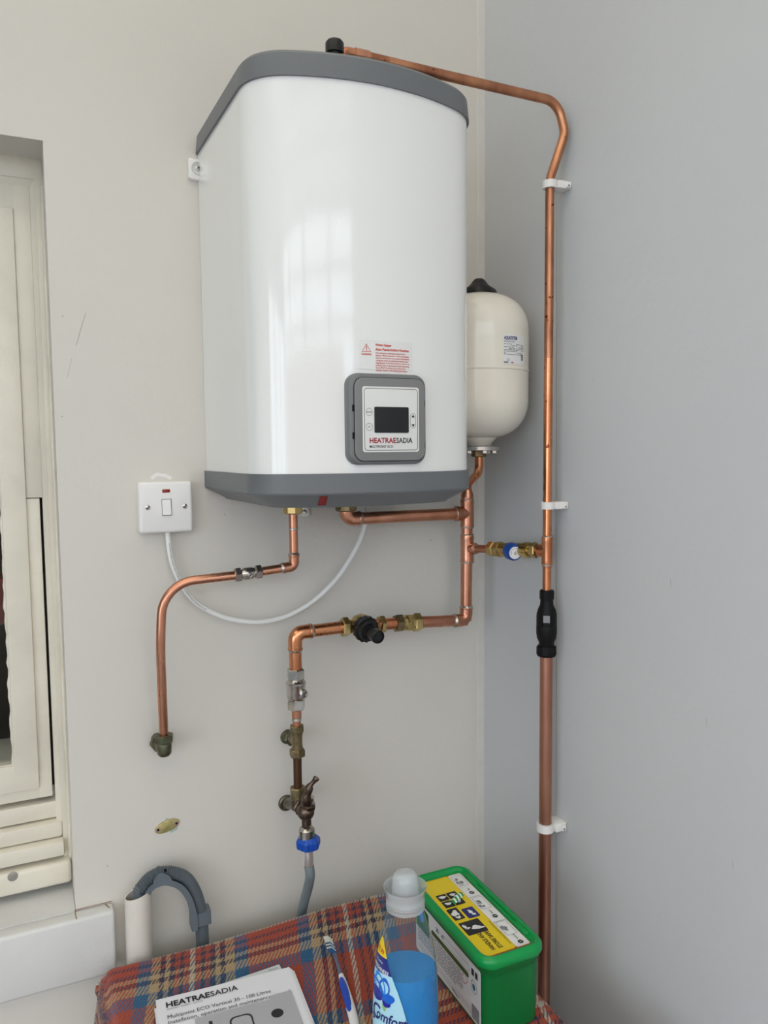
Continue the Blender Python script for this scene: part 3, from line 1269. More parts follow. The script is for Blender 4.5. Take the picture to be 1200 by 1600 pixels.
for k in range(6):
    quad2(bm, LW * .80 + .0008 * k, LB + .006, LW * .80 + .0008 * k + .0005, LB + .016, VF, .0009)
part('small_print', bm, INK, lab)
bm = BM()
quad2(bm, .0005, LB + .001, LW * .18, LB + .0028, VF, .0009)
part('colour_bar', bm, INK, lab)
bm = BM()
quad2(bm, LW * .30, LB + .001, LW * .40, LB + .0028, VF, .0009)
part('colour_bar', bm, INKD, lab)

# ------------------------------------------------------------------ pipe fittings
R15, R22 = .0075, .011


def collar(bm, p, ax, half, r, rr=.0012):
    """cup of a soldered fitting"""
    rev(bm, p, ax, [(-half, r), (-half, r + rr), (half, r + rr), (half, r)], 22)


def pipe_part(pts, r, fil, m, parent, label=None, seg=20):
    return part('pipe', tube(BM(), path(pts, fil), r, seg), m, parent, label)


def elbow(a, b, c, r, m, parent, reach=.022):
    """short-radius cup elbow around corner b"""
    a, b, c = Vector(a), Vector(b), Vector(c)
    d1, d2 = (a - b).normalized(), (c - b).normalized()
    bm = tube(BM(), path([b + d1 * reach, b, b + d2 * reach], r * 1.25), r + .0014, 22)
    for d in (d1, d2):
        rev(bm, b + d * reach, d, [(-.004, r + .0014), (-.003, r + .0022), (-.0012, r + .0022), (0, r + .0012)], 22)
    e = part('elbow', bm, m, parent)
    for d in (d1, d2):
        s = BM()
        rev(s, b + d * (reach + .0005), d, [(-.0020, r + .0012), (-.0010, r + .0024), (.0010, r + .0016), (.0028, r + .0002)], 22)
        part('solder_ring', s, SOLDER, e)
    return e


def tee(p, main, branch, r, rb, m, parent, reach=.024, breach=.02):
    p, main, branch = Vector(p), Vector(main).normalized(), Vector(branch).normalized()
    bm = rev(BM(), p, main, [(-reach, r), (-reach, r + .0020), (-reach + .002, r + .0024), (-reach + .008, r + .0018), (reach - .008, r + .0018), (reach - .002, r + .0024), (reach, r + .0020), (reach, r)], 24)
    rev(bm, p, branch, [(0, rb + .0018), (breach - .010, rb + .0022), (breach - .005, rb + .0036), (breach - .001, rb + .0034), (breach, rb + .0020), (breach, rb)], 24)
    e = part('tee', bm, m, parent)
    for t in (-reach, reach):
        s = BM()
        rev(s, p, main, [(t - .0022, r + .0004), (t - .0018, r + .0018), (t + .0012, r + .0022), (t + .0022, r + .0004)], 22)
        part('solder_ring', s, SOLDER, e)
    s = BM()
    rev(s, p, branch, [(breach - .001, rb + .0015), (breach + .0014, rb + .0004)], 22)
    part('solder_ring', s, SOLDER, e)
    return e


def nut(p, ax, l, r, m, parent, rot=.2, name='compression_nut', label=None):
    return part(name, hexn(BM(), p, ax, -l / 2, l / 2, r, rot), m, parent, label, smooth=20)


# left 15 mm run -----------------------------------------------------
YP = .075
zport = HZ0 - .052
a = PA(459, 800, YP)
b = PA(459.5, 885, YP)
vL = PA(367, 899, YP)
vR = PA(408, 893, YP)
p1 = thing('copper_pipe', 'short copper pipe with an elbow dropping from the left fitting under the heater', 'pipe', b)
pipe_part([(b.x, -YP, zport), b, vR], R15, .012, COPPER, p1)
elbow((b.x, -YP, zport), b, vR, R15, COPPER, p1, .021)
c = PA(459, 826, YP)
part('solder_ring', rev(BM(), (b.x, -YP, c.z), (0, 0, 1), [(-.002, R15), (-.0015, R15 + .001), (.0015, R15 + .001), (.002, R15)], 20), SOLDER, p1)
bn = BM()
hexn(bn, (b.x, -YP, 0), (0, 0, 1), PA(459, 803, YP).z, PA(459, 791, YP).z + .004, .0165, .1, 8)
rev(bn, (b.x, -YP, 0), (0, 0, 1), [(PA(459, 791, YP).z, .0145), (zport + .012, .0145)], 20)
part('union_nut', bn, BRASS, p1, 'brass union nut', smooth=20)

iv = thing('isolating_valve', 'small nickel isolating valve with two hex nuts on the curved left pipe', 'valve', (vL + vR) / 2)
ax = (vR - vL).normalized()
mid = (vL + vR) / 2
hl = (vR - vL).length / 2
part('valve_body', rev(BM(), mid, ax, [(-hl * .6, .0085), (-hl * .45, .0085), (-hl * .3, .0105), (hl * .3, .0105), (hl * .45, .0085), (hl * .6, .0085)], 20), CHROME, iv)
nut(mid - ax * hl * .78, ax, .011, .0128, CHROME, iv)
nut(mid + ax * hl * .78, ax, .011, .0128, CHROME, iv)
sp = rev(BM(), mid + Vector((0, -.009, -.001)), (0, -1, -.1), [(0, .0045), (.004, .0045), (.005, .0035)], 16)
s1 = part('spindle', sp, CHROME, iv)
f = Fr(mid + Vector((0, -.0142, -.0015)), (.7, 0, .7), (-.7, 0, .7), (0, -1, 0))
bm = BM()
quad2(bm, -.0032, -.0006, .0032, .0006, f, 0)
part('screw_slot', bm, BLACKM, s1)

l1 = PA(262, 925, YP)
bend = PA(254, 912.5, YP)
e1 = PA(256, 1150, .05)
p2 = thing('copper_pipe', 'copper pipe curving down the wall at the left from the small valve', 'pipe', e1)
pipe_part([vL, bend, PA(250.5, 1010, YP), e1], R15, [.075, .3], COPPER, p2)
we = thing('wall_elbow', 'greenish tarnished compression elbow where the curved pipe enters the wall', 'pipe fitting', (e1.x, 0, e1.z))
nut((e1.x, e1.y, e1.z - .004), (0, 0, 1), .013, .0165, BRASSG, we, .25)
bm = rev(BM(), (e1.x, e1.y, e1.z), (0, 0, 1), [(-.034, .003), (-.033, .0085), (-.029, .0115), (-.014, .0125), (-.006, .0105)], 22)
tube(bm, [(e1.x, e1.y, e1.z - .024), (e1.x - .004, 0, e1.z - .021)], .0105, 18)
part('elbow_body', bm, BRASSG, we)
nut((e1.x - .003, -.016, e1.z - .022), (.1, 1, 0), .012, .0158, BRASSG, we, .1)

# 22 mm loop under the heater -----------------------------------------
pv = PA(730, 855, .07)
XV = pv.x
YV = .07
pt = Vector((XV, -YV, PA(730, 802, YV).z))
po = PA(541, 811, YV)
dz = PA(728, 969, YV)
cpl_r = PA(657, 972, YV)
p3 = thing('copper_pipe', 'thick copper pipe loop with elbows and tees from heater to the brass coupling', 'pipe', dz)
portz = HZ0 - .052
po = Vector((po.x, -YV, po.z))
pipe_part([(po.x, -YV, portz), po, pt], R22, .02, COPPER, p3)
elbow((po.x, -YV, portz + .03), po, pt, R22, COPPER, p3, .026)
bn = BM()
hexn(bn, (po.x, -YV, 0), (0, 0, 1), PA(541, 799, YV).z, portz + .010, .0195, .1, 8)
part('union_nut', bn, BRASSD, p3, 'brass union nut', smooth=20)
pipe_part([(XV, -YV, pt.z + .03), dz], R22, 0, COPPER, p3)
tee(pt, (0, 0, 1), po - pt, R22, R22, COPPER, p3, .026, .026)
p860 = Vector((XV, -YV, PA(730, 857, YV).z))
pB_t = Vector((-.035, -.257, PB(853, 860, .035).z))
bdir = (pB_t - p860).normalized()
tee(p860, (0, 0, 1), bdir, R22, R15, COPPER, p3, .026, .024)
pipe_part([dz, cpl_r], R22, 0, COPPER, p3)
elbow((XV, -YV, dz.z + .1), dz, cpl_r, R22, COPPER, p3, .026)
# riser to the vessel
rt = Vector((VC.x, VC.y, zb - .02))
p4 = thing('copper_pipe', 'narrow copper riser bending up to the underside of the cream vessel', 'pipe', (XV, -YV, pt.z + .03))
pipe_part([rt, (rt.x, rt.y, rt.z - .04), (XV, -YV, pt.z + .055), (XV, -YV, pt.z + .026)], R15, [.02, .02], COPPERO, p4)
part('elbow', rev(BM(), (XV, -YV, pt.z + .040), (0, 0, 1), [(-.014, R22 + .001), (-.004, R22 + .001), (.006, R15 + .001), (.014, R15 + .001)], 22), COPPER, p4)
part('compression_nut', hexn(BM(), (rt.x, rt.y, rt.z), (0, 0, -1), 0, .012, .0135), BRASSD, p4, smooth=20)

# brass coupling
cl = PA(617, 974, YV)
ax = (cpl_r - cl).normalized()
L_ = (cpl_r - cl).length
cp = thing('brass_coupling', 'polished brass coupling of three hex sections beside the black knob valve', 'pipe fitting', (cl + cpl_r) / 2)
nut(cl + ax * L_ * .14, ax, L_ * .27, .0172, BRASSD, cp, .3)
nut(cpl_r - ax * L_ * .15, ax, L_ * .29, .0176, BRASS, cp, .5)
bm = rev(BM(), cl, ax, [(L_ * .25, .0135), (L_ * .38, .0135), (L_ * .6, .0135), (L_ * .75, .0135)], 22)
hexn(bm, cl, ax, L_ * .40, L_ * .62, .0168, .2)
part('coupling_body', bm, BRASS, cp, smooth=20)

# pressure reducing valve with black knob
vl, vr = PA(533, 980, YV), PA(600, 975.5, YV)
ax = (vr - vl).normalized()
L_ = (vr - vl).length
prv = thing('pressure_reducing_valve', 'brass pressure valve with a round black knob pointing to the camera', 'valve', (vl + vr) / 2)
nut(vl + ax * .007, ax, .014, .0178, BRASS, prv, .5)
nut(vr - ax * .0055, ax, .011, .0172, BRASS, prv, .3)
cc = vl + ax * L_ * .46
bm = rev(BM(), cc, ax, [(-.022, .0125), (-.016, .0130), (-.012, .019), (.0, .0225), (.012, .019), (.018, .0125), (.024, .0125)], 26)
rev(bm, cc, (0, -1, 0), [(0, .018), (.018, .018)], 24)
part('valve_body', bm, BRASS, prv)
kd = Vector((.0, -1, -.06)).normalized()
bm = rev(BM(), cc, kd, [(.014, .020), (.014, .0225), (.019, .0232), (.027, .0225), (.028, .0195), (.036, .018), (.037, .0135), (.044, .012)], 32)
kn = part('knob', bm, BLACKP, prv, 'black plastic knob')
for k in range(16):
    a = 2 * PI * k / 16
    x, y = ortho(kd)
    b2 = BM()
    o = cc + kd * .0225 + (x * math.cos(a) + y * math.sin(a)) * .0228
    rev(b2, o, kd, [(-.006, .0014), (.004, .0014)], 6)
    if k == 0:
        rib = part('rib', b2, BLACKP, kn)
    else:
        b2.free()
        o2 = rib.copy()
        COL.objects.link(o2)
        o2.parent = kn
        base = cc + kd * .0225 + x * .0228
        o2.location = o - base
bm = rev(BM(), cc + kd * .044, kd, [(0, .0095), (.012, .0100), (.014, .0118), (.030, .0120), (.031, .0105), (.0312, .0098), (.029, .0090), (.029, .001)], 28)
part('knob_spindle', bm, BLACKP, prv)
# little stub between valve and coupling
st = thing('copper_pipe', 'tiny copper stub between the black knob valve and the brass coupling', 'pipe', (vr + cl) / 2)
pipe_part([vr - ax * .012, cl + ax * .006], R22, 0, COPPERO, st)

# elbow down to the nickel valve
ec = PA(461, 989, YV)
vt = PA(460, 1048, YV)
p5 = thing('copper_pipe', 'orange copper pipe elbow turning down left of the black knob valve', 'pipe', vt)
dn = Vector((ec.x, -YV, vt.z))
pipe_part([vl + ax * .008, ec, dn], R22, .02, COPPERO, p5)
elbow(vl, ec, dn, R22, COPPERO, p5, .030)
nv = thing('isolating_valve', 'large nickel isolating valve with slotted screw below the orange elbow', 'valve', dn)
XN = ec.x
zz = lambda v: PA(459, v, YV).z
nut((XN, -YV, (zz(1045) + zz(1062)) / 2), (0, 0, 1), zz(1045) - zz(1062), .0158, CHROME, nv, .2)
nut((XN, -YV, (zz(1092) + zz(1109)) / 2), (0, 0, 1), zz(1092) - zz(1109), .0158, CHROME, nv, .5)
bm = rev(BM(), (XN, -YV, 0), (0, 0, 1), [(zz(1094), .012), (zz(1091), .0155), (zz(1088), .0165), (zz(1072), .0165), (zz(1070), .0175), (zz(1066), .0175), (zz(1063), .0135), (zz(1061), .012)], 26)
part('valve_body', bm, CHROME, nv)
o = Vector((XN + .007, -YV - .012, zz(1082)))
sp = part('spindle', rev(BM(), o, (.25, -1, 0), [(0, .0085), (.006, .008), (.0075, .0065), (.0075, .0055), (.006, .005), (.006, .001)], 22), CHROME, nv)
f = Fr(o + Vector((.25, -1, 0)).normalized() * .0078, (.35, 0, .9), (.9, 0, -.35), (.25, -1, 0))
bm = BM()
quad2(bm, -.005, -.0009, .005, .0009, f, .0002)
part('screw_slot', bm, BLACKM, sp)
# short 15 mm piece
p6 = thing('copper_pipe', 'short narrow copper piece between the large nickel valve and the aged brass tee', 'pipe', (XN, -YV, zz(1135)))
tube(bm := BM(), [(XN, -YV, zz(1100)), (XN, -YV, zz(1140))], R15, 20)
part('pipe', bm, COPPER, p6)
part('collar', rev(BM(), (XN, -YV, zz(1114)), (0, 0, 1), [(-.007, R15), (-.007, R15 + .0012), (.007, R15 + .0012), (.007, R15)], 20), COPPER, p6)
part('solder_ring', rev(BM(), (XN, -YV, zz(1124)), (0, 0, 1), [(-.003, R15), (-.002, R15 + .0015), (.002, R15 + .0012), (.003, R15)], 20), SOLDER, p6)
# aged brass tee on the wall
bt = thing('brass_tee', 'aged brass compression tee joined to the wall above the brown pipe', 'pipe fitting', (XN, 0, zz(1160)))
nut((XN, -YV, zz(1139)), (0, 0, 1), .012, .0135, BRASSD, bt, .3)
nut((XN, -YV, zz(1177)), (0, 0, 1), .014, .0142, BRASSD, bt, .1)
bm = rev(BM(), (XN, -YV, 0), (0, 0, 1), [(zz(1180), .010), (zz(1170), .0105), (zz(1165), .0095), (zz(1150), .0095), (zz(1145), .011), (zz(1139), .011)], 22)
WT = PA(449, 1151, 0)
tube(bm, [(XN, -YV, zz(1158)), (WT.x, -.001, WT.z)], .0085, 18)
part('tee_body', bm, BRASSD, bt)
nut((XN + (WT.x - XN) * .62, -.028, zz(1158) + (WT.z - zz(1158)) * .62), (WT.x - XN, YV, 0), .014, .0130, BRASSG, bt, .2)
part('wall_ring', rev(BM(), (WT.x, 0, WT.z), (0, -1, 0), [(0, .0135), (.003, .0125), (.004, .010)], 24), BRASSG, bt)
# browned pipe
p7 = solo('copper_pipe', tube(BM(), [(XN, -YV, zz(1184)), (XN, -YV, zz(1240))], R15, 20), COPPERB,
          'short dark brown tarnished pipe above the washing tap', 'pipe')

# bib tap -------------------------------------------------------------
tp = thing('washing_tap', 'old dull brown brass tap with lever handle above the blue hose nut', 'tap', (XN, 0, zz(1260)))
nut((XN, -YV, zz(1240)), (0, 0, 1), .022, .0148, BRASSD, tp, .2)
bm = BM()
tcx = Vector((XN, -YV, zz(1258)))
rev(bm, tcx, (0, 0, 1), [(-.012, .006), (-.008, .012), (.006, .0135), (.014, .011)], 22)
WT2 = PA(447, 1254, 0)
tube(bm, [tcx, (WT2.x, -.001, WT2.z)], .0105, 18)
part('wall_body', bm, TAPM, tp)
part('wall_ring', rev(BM(), (WT2.x, 0, WT2.z), (0, -1, 0), [(0, .0150), (.004, .0145), (.006, .012)], 24), BRASSG, tp)
tb = PA(478, 1268, .105)          # middle of the tap barrel
dirb = (tb - tcx).normalized()
nut(tcx + dirb * .013, dirb, .008, .0148, TAPM, tp, .1)
bm = tube(BM(), [tcx, tb], .0115, 20)
bs = bmesh.new()
bmesh.ops.create_uvsphere(bs, u_segments=24, v_segments=14, radius=.0150)
join(bm, bs, Matrix.Translation(tb) @ Matrix.Diagonal((1, 1, 1.05, 1)))
zt1, zt2 = PA(480, 1288, .105).z, PA(480, 1300, .105).z
tube(bm, [tb, (tb.x + .001, tb.y, zt1)], .0085, 18)
part('tap_barrel', bm, TAPM, tp)
hd = (PA(487, 1236, .115) - tb).normalized()
nut(tb + hd * .013, hd, .008, .0145, TAPM, tp, .3, name='gland_nut')
part('gland', rev(BM(), tb, hd, [(.015, .0105), (.022, .0100), (.023, .008), (.030, .0075), (.031, .0045)], 20), CHROME, tp)
h0, h1, h2 = tb + hd * .026, PA(484, 1231, .12), PA(493, 1217, .12)
bm = BM()
rs = catmull([tb + hd * .012, PA(478.5, 1247, .116), PA(481.5, 1237, .119), PA(484, 1228.5, .122), PA(489, 1222.5, .124), PA(494.5, 1216, .126), PA(496, 1214, .126)], 5)
rad = [.0085, .0092, .0096, .0094, .0090, .0086, .0080, .0072, .0066, .0066, .0068, .0072, .0074, .0074, .0070, .0062, .0052, .0044, .0040, .0039, .0039, .0041, .0045, .0050, .0054, .0055, .0054, .0050, .0040, .0026, .001]
tube(bm, rs, .006, 16, rfun=lambda a, i: rad[min(i, len(rad) - 1)])
part('lever', bm, TAPM, tp)
bm = rev(BM(), (tb.x + .001, tb.y, 0), (0, 0, 1), [(PA(481, 1309, .105).z, .0115), (PA(481, 1308, .105).z, .0138), (PA(481, 1295, .105).z, .0140), (PA(481, 1292, .105).z, .0105), (PA(481, 1291, .105).z, .0085)], 14)
part('spout_collar', bm, CHROME, tp, smooth=20)

# hose with blue nut ----------------------------------------------------
hx, hy = tb.x + .0032, tb.y
hz = lambda v: PA(481, v, .105).z
ih = thing('inlet_hose', 'grey washing machine inlet hose hanging from the tap by a blue plastic nut', 'hose', (hx, hy, hz(1424)))
bm = BM()
rs = []
for zz_, rr in ((1326, .0135), (1323, .0185), (1320, .0195), (1312, .0195), (1309, .0165), (1306, .0140)):
    n = 48
    ring_ = []
    for i in range(n):
        a = 2 * PI * i / n
        k = 1 + .10 * (1 if math.cos(6 * a) > .1 else 0) * (1 if rr > .015 else 0)
        ring_.append(Vector((hx + rr * k * math.cos(a), hy + rr * k * math.sin(a), hz(zz_))))
    rs.append(ring_)
rings(bm, rs)
part('hose_nut', bm, BLUEP, ih, 'blue plastic hose nut', smooth=25)
bm = rev(BM(), (hx, hy, 0), (0, 0, 1), [(hz(1352), .0082), (hz(1351), .0088), (hz(1328), .0084), (hz(1325), .0084)], 22)
part('ferrule', bm, FERR, ih, 'shiny steel ferrule')
hp = [Vector((hx, hy, hz(1349))), PA(484.5, 1368, .103), PA(481, 1388, .078), PA(474, 1414, .052), PA(470, 1440, .038), PA(468, 1500, .034), Vector((PA(466, 1560, .05).x, -.034, .35))]
bm = tube(BM(), catmull(hp, 8), .0086, 20)
part('hose', bm, HOSE, ih)

# ------------------------------------------------------------------ relief valve branch
rv0, rv1 = p860 + bdir * .022, pB_t - bdir * .018
full = (pB_t - p860).length


def tb_at(u, v):      # distance along the branch seen at column u
    best, bt_ = 1e9, 0
    for i in range(401):
        p = p860 + bdir * (full * i / 400)
        q = p - CAM
        uu = 600 + F * q.dot(XC) / q.dot(ZC)
        if abs(uu - u) < best:
            best, bt_ = abs(uu - u), full * i / 400
    return bt_


t1, t2 = tb_at(764, 860), tb_at(840, 862)
p8 = thing('copper_pipe', 'short slanting copper branch from the thick vertical pipe to the blue capped valve', 'pipe', p860 + bdir * .03)
pipe_part([p860 + bdir * .012, p860 + bdir * (t1 + .006)], R15, 0, COPPER, p8)
bv = thing('relief_valve', 'brass valve with round blue cap and white dial between the two pipes', 'valve', p860 + bdir * (t1 + t2) / 2)
LL = t2 - t1
nut(p860 + bdir * (t1 + .008), bdir, .014, .0142, BRASS, bv, .3)
nut(p860 + bdir * (t2 - .006), bdir, .011, .0142, BRASS, bv, .6)
bm = rev(BM(), p860 + bdir * t1, bdir, [(.012, .0105), (.018, .0105), (.019, .014), (.030, .0145), (.031, .0125), (LL - .030, .0125), (LL - .028, .0145), (LL - .018, .014), (LL - .017, .0105), (LL - .01, .0105)], 24)
bc = p860 + bdir * (tb_at(794, 863))
bd = Vector((-.28, -1, -.12)).normalized()
bd = (bd - bdir * 0).normalized()
side = Vector((-.9, -.25, -.1)).normalized()
kd2 = (PB(808, 870, .105) - bc)
kd2 = Vector((-.22, -1.0, -.06)).normalized()
rev(bm, bc, kd2, [(0, .012), (.014, .013), (.020, .013)], 22)
part('valve_body', bm, BRASS, bv)
bm = rev(BM(), bc, kd2, [(.012, .0150), (.013, .0160), (.028, .0150), (.031, .0140), (.033, .0118)], 36)
part('valve_cap', bm, BLUEC, bv, 'blue plastic cap')
bm = rev(BM(), bc, kd2, [(.0325, .0113), (.0335, .0110), (.0338, .001)], 30)
dl = part('dial', bm, WHITEP, bv, 'white round dial')
hx_ = kd2.cross(Vector((0, 0, 1))).normalized() * -1
KF = Fr(bc + kd2 * .0340, Vector((0, 0, 1)).cross(kd2), kd2.cross(Vector((0, 0, 1)).cross(kd2)), kd2)
bm = BM()
txt(bm, '6', .0095, KF, 0, -.0032, .0002, align='CENTER')
txt(bm, 'BAR', .0026, KF, -.007, .0, .0002, rot=R_(90), align='CENTER')
for a in range(30, 151, 24):
    x, y = .0085 * math.cos(R_(a)), .0085 * math.sin(R_(a))
    quad2(bm, x - .0007, y - .0005, x + .0007, y + .0005, KF, .0002)
part('lettering', bm, INK, dl)
p9 = thing('copper_pipe', 'tall thin copper pipe rising up the right wall and bending left over the heater', 'pipe', (-.035, -.257, 1.4))
XB, YB = -.035, -.257
pipe_part([p860 + bdir * (t2 - .008), pB_t], R15, 0, COPPER, p9)
cz_ = lambda v: PB(857, v, .035).z
tee(pB_t, (0, 0, 1), -bdir, R15, R15, COPPERO, p9, .024, .018)
vb = PB(853, 926, .035)
ztop = PA(560, 86, .262).z
top0 = PA(566, 87.5, .262)
topc = Vector((-.024, -.262, PA(862, 158, .262).z + .001))
pts = [(XB, YB, vb.z), (XB, YB, cz_(282)), PB(884, 205, .010) + Vector((-.002, 0, -.004)), topc, PA(700, 119, .262), top0 + Vector((-.02, 0, .0))]
pa_ = path(pts, [.05, .045, .05, .2], 10)
# split in two looks: orange lower straight piece, stained bent top
zsplit = cz_(560)
low = tube(BM(), [(XB, YB, vb.z), (XB, YB, zsplit)], R15, 20)
part('pipe', low, COPPERO, p9)
pts2 = [(XB, YB, zsplit)] + pts[1:]
part('pipe', tube(BM(), path(pts2, [.05, .03, .045, .2], 10), R15, 20), COPPERS, p9, 'stained brown copper bend')
part('elbow', tube(BM(), [top0 + Vector((-.012, 0, 0)), top0 + Vector((.010, 0, 0))], R15 + .0014, 20), COPPER, p9)
tl = top0 + Vector((-.02, 0, 0))
part('pipe', tube(BM(), path([tl + Vector((.004, 0, 0)), tl + Vector((-.012, 0, 0)), Vector((tl.x - .012, -.262, HZ1 + .034))], .01), R15, 20), COPPERS, p9)
part('solder_ring', rev(BM(), (XB, YB, cz_(884)), (0, 0, 1), [(-.003, R15), (-.002, R15 + .0012), (.002, R15 + .0012), (.003, R15)], 20), COPPER, p9)

# tundish ---------------------------------------------------------------
zt_ = lambda v: PB(852, v, .035).z
td = thing('tundish', 'black plastic tundish with an open window on the right wall pipe', 'tundish', (XB, YB, zt_(1024)))
bm = rev(BM(), (XB, YB, 0), (0, 0, 1), [(zt_(936), .0085), (zt_(936), .0118), (zt_(934), .0125), (zt_(923), .0125), (zt_(921), .0112), (zt_(921), .0080)], 12)
part('top_collar', bm, BLACKM, td, smooth=20)
bm = rev(BM(), (XB, YB, 0), (0, 0, 1), [(zt_(1024), .0115), (zt_(1024), .0155), (zt_(1021), .0172), (zt_(1010), .0172), (zt_(1008), .0155)], 12)
part('bottom_collar', bm, BLACKM, td, smooth=20)
bm = rev(BM(), (XB, YB, 0), (0, 0, 1), [(zt_(1010), .0130), (zt_(1002), .0135), (zt_(996), .0165), (zt_(988), .0178), (zt_(978), .0178), (zt_(976), .0172)], 30)
rev(bm, (XB, YB, 0), (0, 0, 1), [(zt_(958.5), .0168), (zt_(952), .0155), (zt_(944), .0115), (zt_(936), .0108)], 30)
# two cheeks joining cup and neck leave the window open
vd = Vector((XB - CAM.x, YB - CAM.y, 0)).normalized()
sd = Vector((vd.y, -vd.x, 0))
for s in (-1, 1):
    rs = []
    for v in (980, 974, 968, 962, 956):
        ring_ = []
        zc = zt_(v)
        for da, rr in ((-66, .0176), (-33, .0176), (0, .0176), (33, .0176), (66, .0176), (66, .0140), (33, .0140), (0, .0140), (-33, .0140), (-66, .0140)):
            aa = R_(da)
            dv = sd * (s * math.cos(aa)) + vd * math.sin(aa)
            k = 1 if v > 958 else .96
            ring_.append(Vector((XB, YB, zc)) + dv * rr * k)
        rs.append(ring_)
    rings(bm, rs)
part('tundish_body', bm, BLACKM, td)
bm = rev(BM(), (XB, YB, 0), (0, 0, 1), [(zt_(957), .0050), (zt_(948), .0060), (zt_(938), .0075)], 20)
part('nozzle', bm, BLACKM, td)
# inner cup bottom edge look: label strip behind the window on the wall side
p10 = thing('copper_pipe', 'thick copper discharge pipe running down the right wall below the black tundish', 'pipe', (XB, YB, .3))
pipe_part([(XB, YB, zt_(1016)), (XB, YB, .02)], R22, 0, COPPERD, p10)


def clip(v, r, label):
    z = PB(857, v, .035).z
    t = thing('pipe_clip', label, 'pipe clip', (0, YB, z), 'white pipe clips on the right wall')
    h = .0062 if r < .01 else .0072
    n = 20
    ro, ri = r + .0042, r + .0002
    rs = []
    for i in range(n + 1):
        a = R_(25 + 310 * i / n)
        c, s = math.cos(a), math.sin(a)
        rs.append([Vector((XB + ri * c, YB + ri * s, z - h)), Vector((XB + ro * c, YB + ro * s, z - h)),
                   Vector((XB + ro * c, YB + ro * s, z + h)), Vector((XB + ri * c, YB + ri * s, z + h))])
    ring_b = rings(BM_ := BM(), rs)
    part('band', BM_, CLIPM, t)
    b2 = BM()
    box(b2, (XB + r * .9 + .002, YB - ro - .0005, z - h), (-.0005, YB + ro, z + h), .001)
    box(b2, (-.012, YB - ro - .004, z - h * .8), (-.003, YB - ro, z + h * .6), .0008)
    part('base', b2, CLIPM, t)
    b2 = BM()
    box(b2, (-.0095, YB - ro - .0045, z - h * .55), (-.0065, YB - ro - .0036, z - h * .1))
    part('latch', b2, INKG, t)


clip(290, R15, 'top white plastic pipe clip on the right wall, below the copper bend')
clip(790, R15, 'middle white plastic pipe clip on the right wall, above the blue capped valve')
clip(1295, R22, 'lowest and widest white plastic pipe clip on the right wall, above the green tub')

# ------------------------------------------------------------------ electrical switch
sx0, sx1 = PA(215, 790, .012).x, PA(301, 790, .022).x
sz0, sz1 = PA(258, 832, .015).z, PA(258, 752, .015).z
sw = thing('fused_switch', 'square white electrical switch with red neon on the wall left of the heater', 'switch', ((sx0 + sx1) / 2, 0, sz0))
part('back_box', slab(BM(), rrect(sx0 + .001, sz0 + .001, sx1 - .001, sz1 - .001, .004), FA, .0, .016, .001), WHITEP2, sw)
fpt = part('face_plate', slab(BM(), rrect(sx0 + .0003, sz0 + .0003, sx1 - .0003, sz1 - .0003, .005), FA, .0165, .026, .005), WHITEP, sw)
mx_, mz_ = (sx0 + sx1) / 2, (sz0 + sz1) / 2
rk = BM()
slab(rk, rrect(mx_ - .0075, mz_ - .014, mx_ + .0085, mz_ + .014, .001), FA, .024, .0265)
part('rocker_surround', rk, INKG, sw)
rk = BM()
bxs = [Vector((mx_ - .0068, -.026, mz_ - .0132)), Vector((mx_ + .0078, -.026, mz_ - .0132)), Vector((mx_ + .0078, -.026, mz_ + .0132)), Vector((mx_ - .0068, -.026, mz_ + .0132))]
rings(rk, [bxs, [bxs[0] + Vector((.0008, -.0045, .001)), bxs[1] + Vector((-.0008, -.0045, .001)), bxs[2] + Vector((-.0008, -.0015, -.001)), bxs[3] + Vector((.0008, -.0015, -.001))]])
part('rocker', rk, WHITEP, sw)
part('neon_lens', slab(BM(), rrect(mx_ - .0060, mz_ + .0245, mx_ + .0065, mz_ + .0300, .0012), FA, .0255, .0268, .0004), NEON, sw, 'red neon lens')
for s in (-1, 1):
    sc = part('screw', rev(BM(), (mx_ + s * .0300, -.0255, mz_ + .001), (0, -1, 0), [(0, .0042), (.0014, .0040), (.0022, .0025)], 18), CHROME, sw)
    f = Fr((mx_ + s * .0300, -.0279, mz_ + .001), (.6, 0, .8), (-.8, 0, .6), (0, -1, 0))
    b2 = BM()
    quad2(b2, -.0034, -.0006, .0034, .0006, f, 0)
    part('screw_slot', b2, BLACKM, sc)

# cable
cpts = [PA(262, 828, .012), PA(263, 845, .014), PA(269, 880, .016), PA(283, 912, .018), PA(305, 941, .020), PA(340, 961, .022), PA(375, 970, .024), PA(410, 971.5, .026),
        PA(450, 962, .028), PA(490, 939, .030), PA(525, 905, .032), PA(550, 868, .034), PA(566, 835, .035), PA(574, 800, .035), PA(577, 770, .035)]
cb = thing('power_cable', 'white power cable looping under the heater from the switch', 'cable', PA(410, 971, .02))
cc_ = catmull(cpts, 8)
part('sheath', tube(BM(), cc_, .0046, 14), CABLE, cb)
# printed marks along the cable
pm = BM()
random.seed(9)
for i in range(9, 36):
    p, q = cc_[i], cc_[i + 1]
    t = (q - p)
    s = Vector((0, -1, 0)).cross(t).normalized()
    for k in range(3):
        a = p + t * (k / 3 + .05)
        w = t * random.uniform(.12, .26)
        o_ = Vector((0, -.00475, 0)) + s * .0002
        pm.faces.new([pm.verts.new(x) for x in (a + o_ - s * .0008, a + w + o_ - s * .0008, a + w + o_ + s * .0008, a + o_ + s * .0008)])
part('printed_marks', pm, INKG, cb)

# old filler smear above the switch
ribbon([PA(236, 748), PA(245, 741), PA(258, 743), PA(268, 748)], .006, CLIPM, 'filler_smear', wall_back, (0, -1, 0))

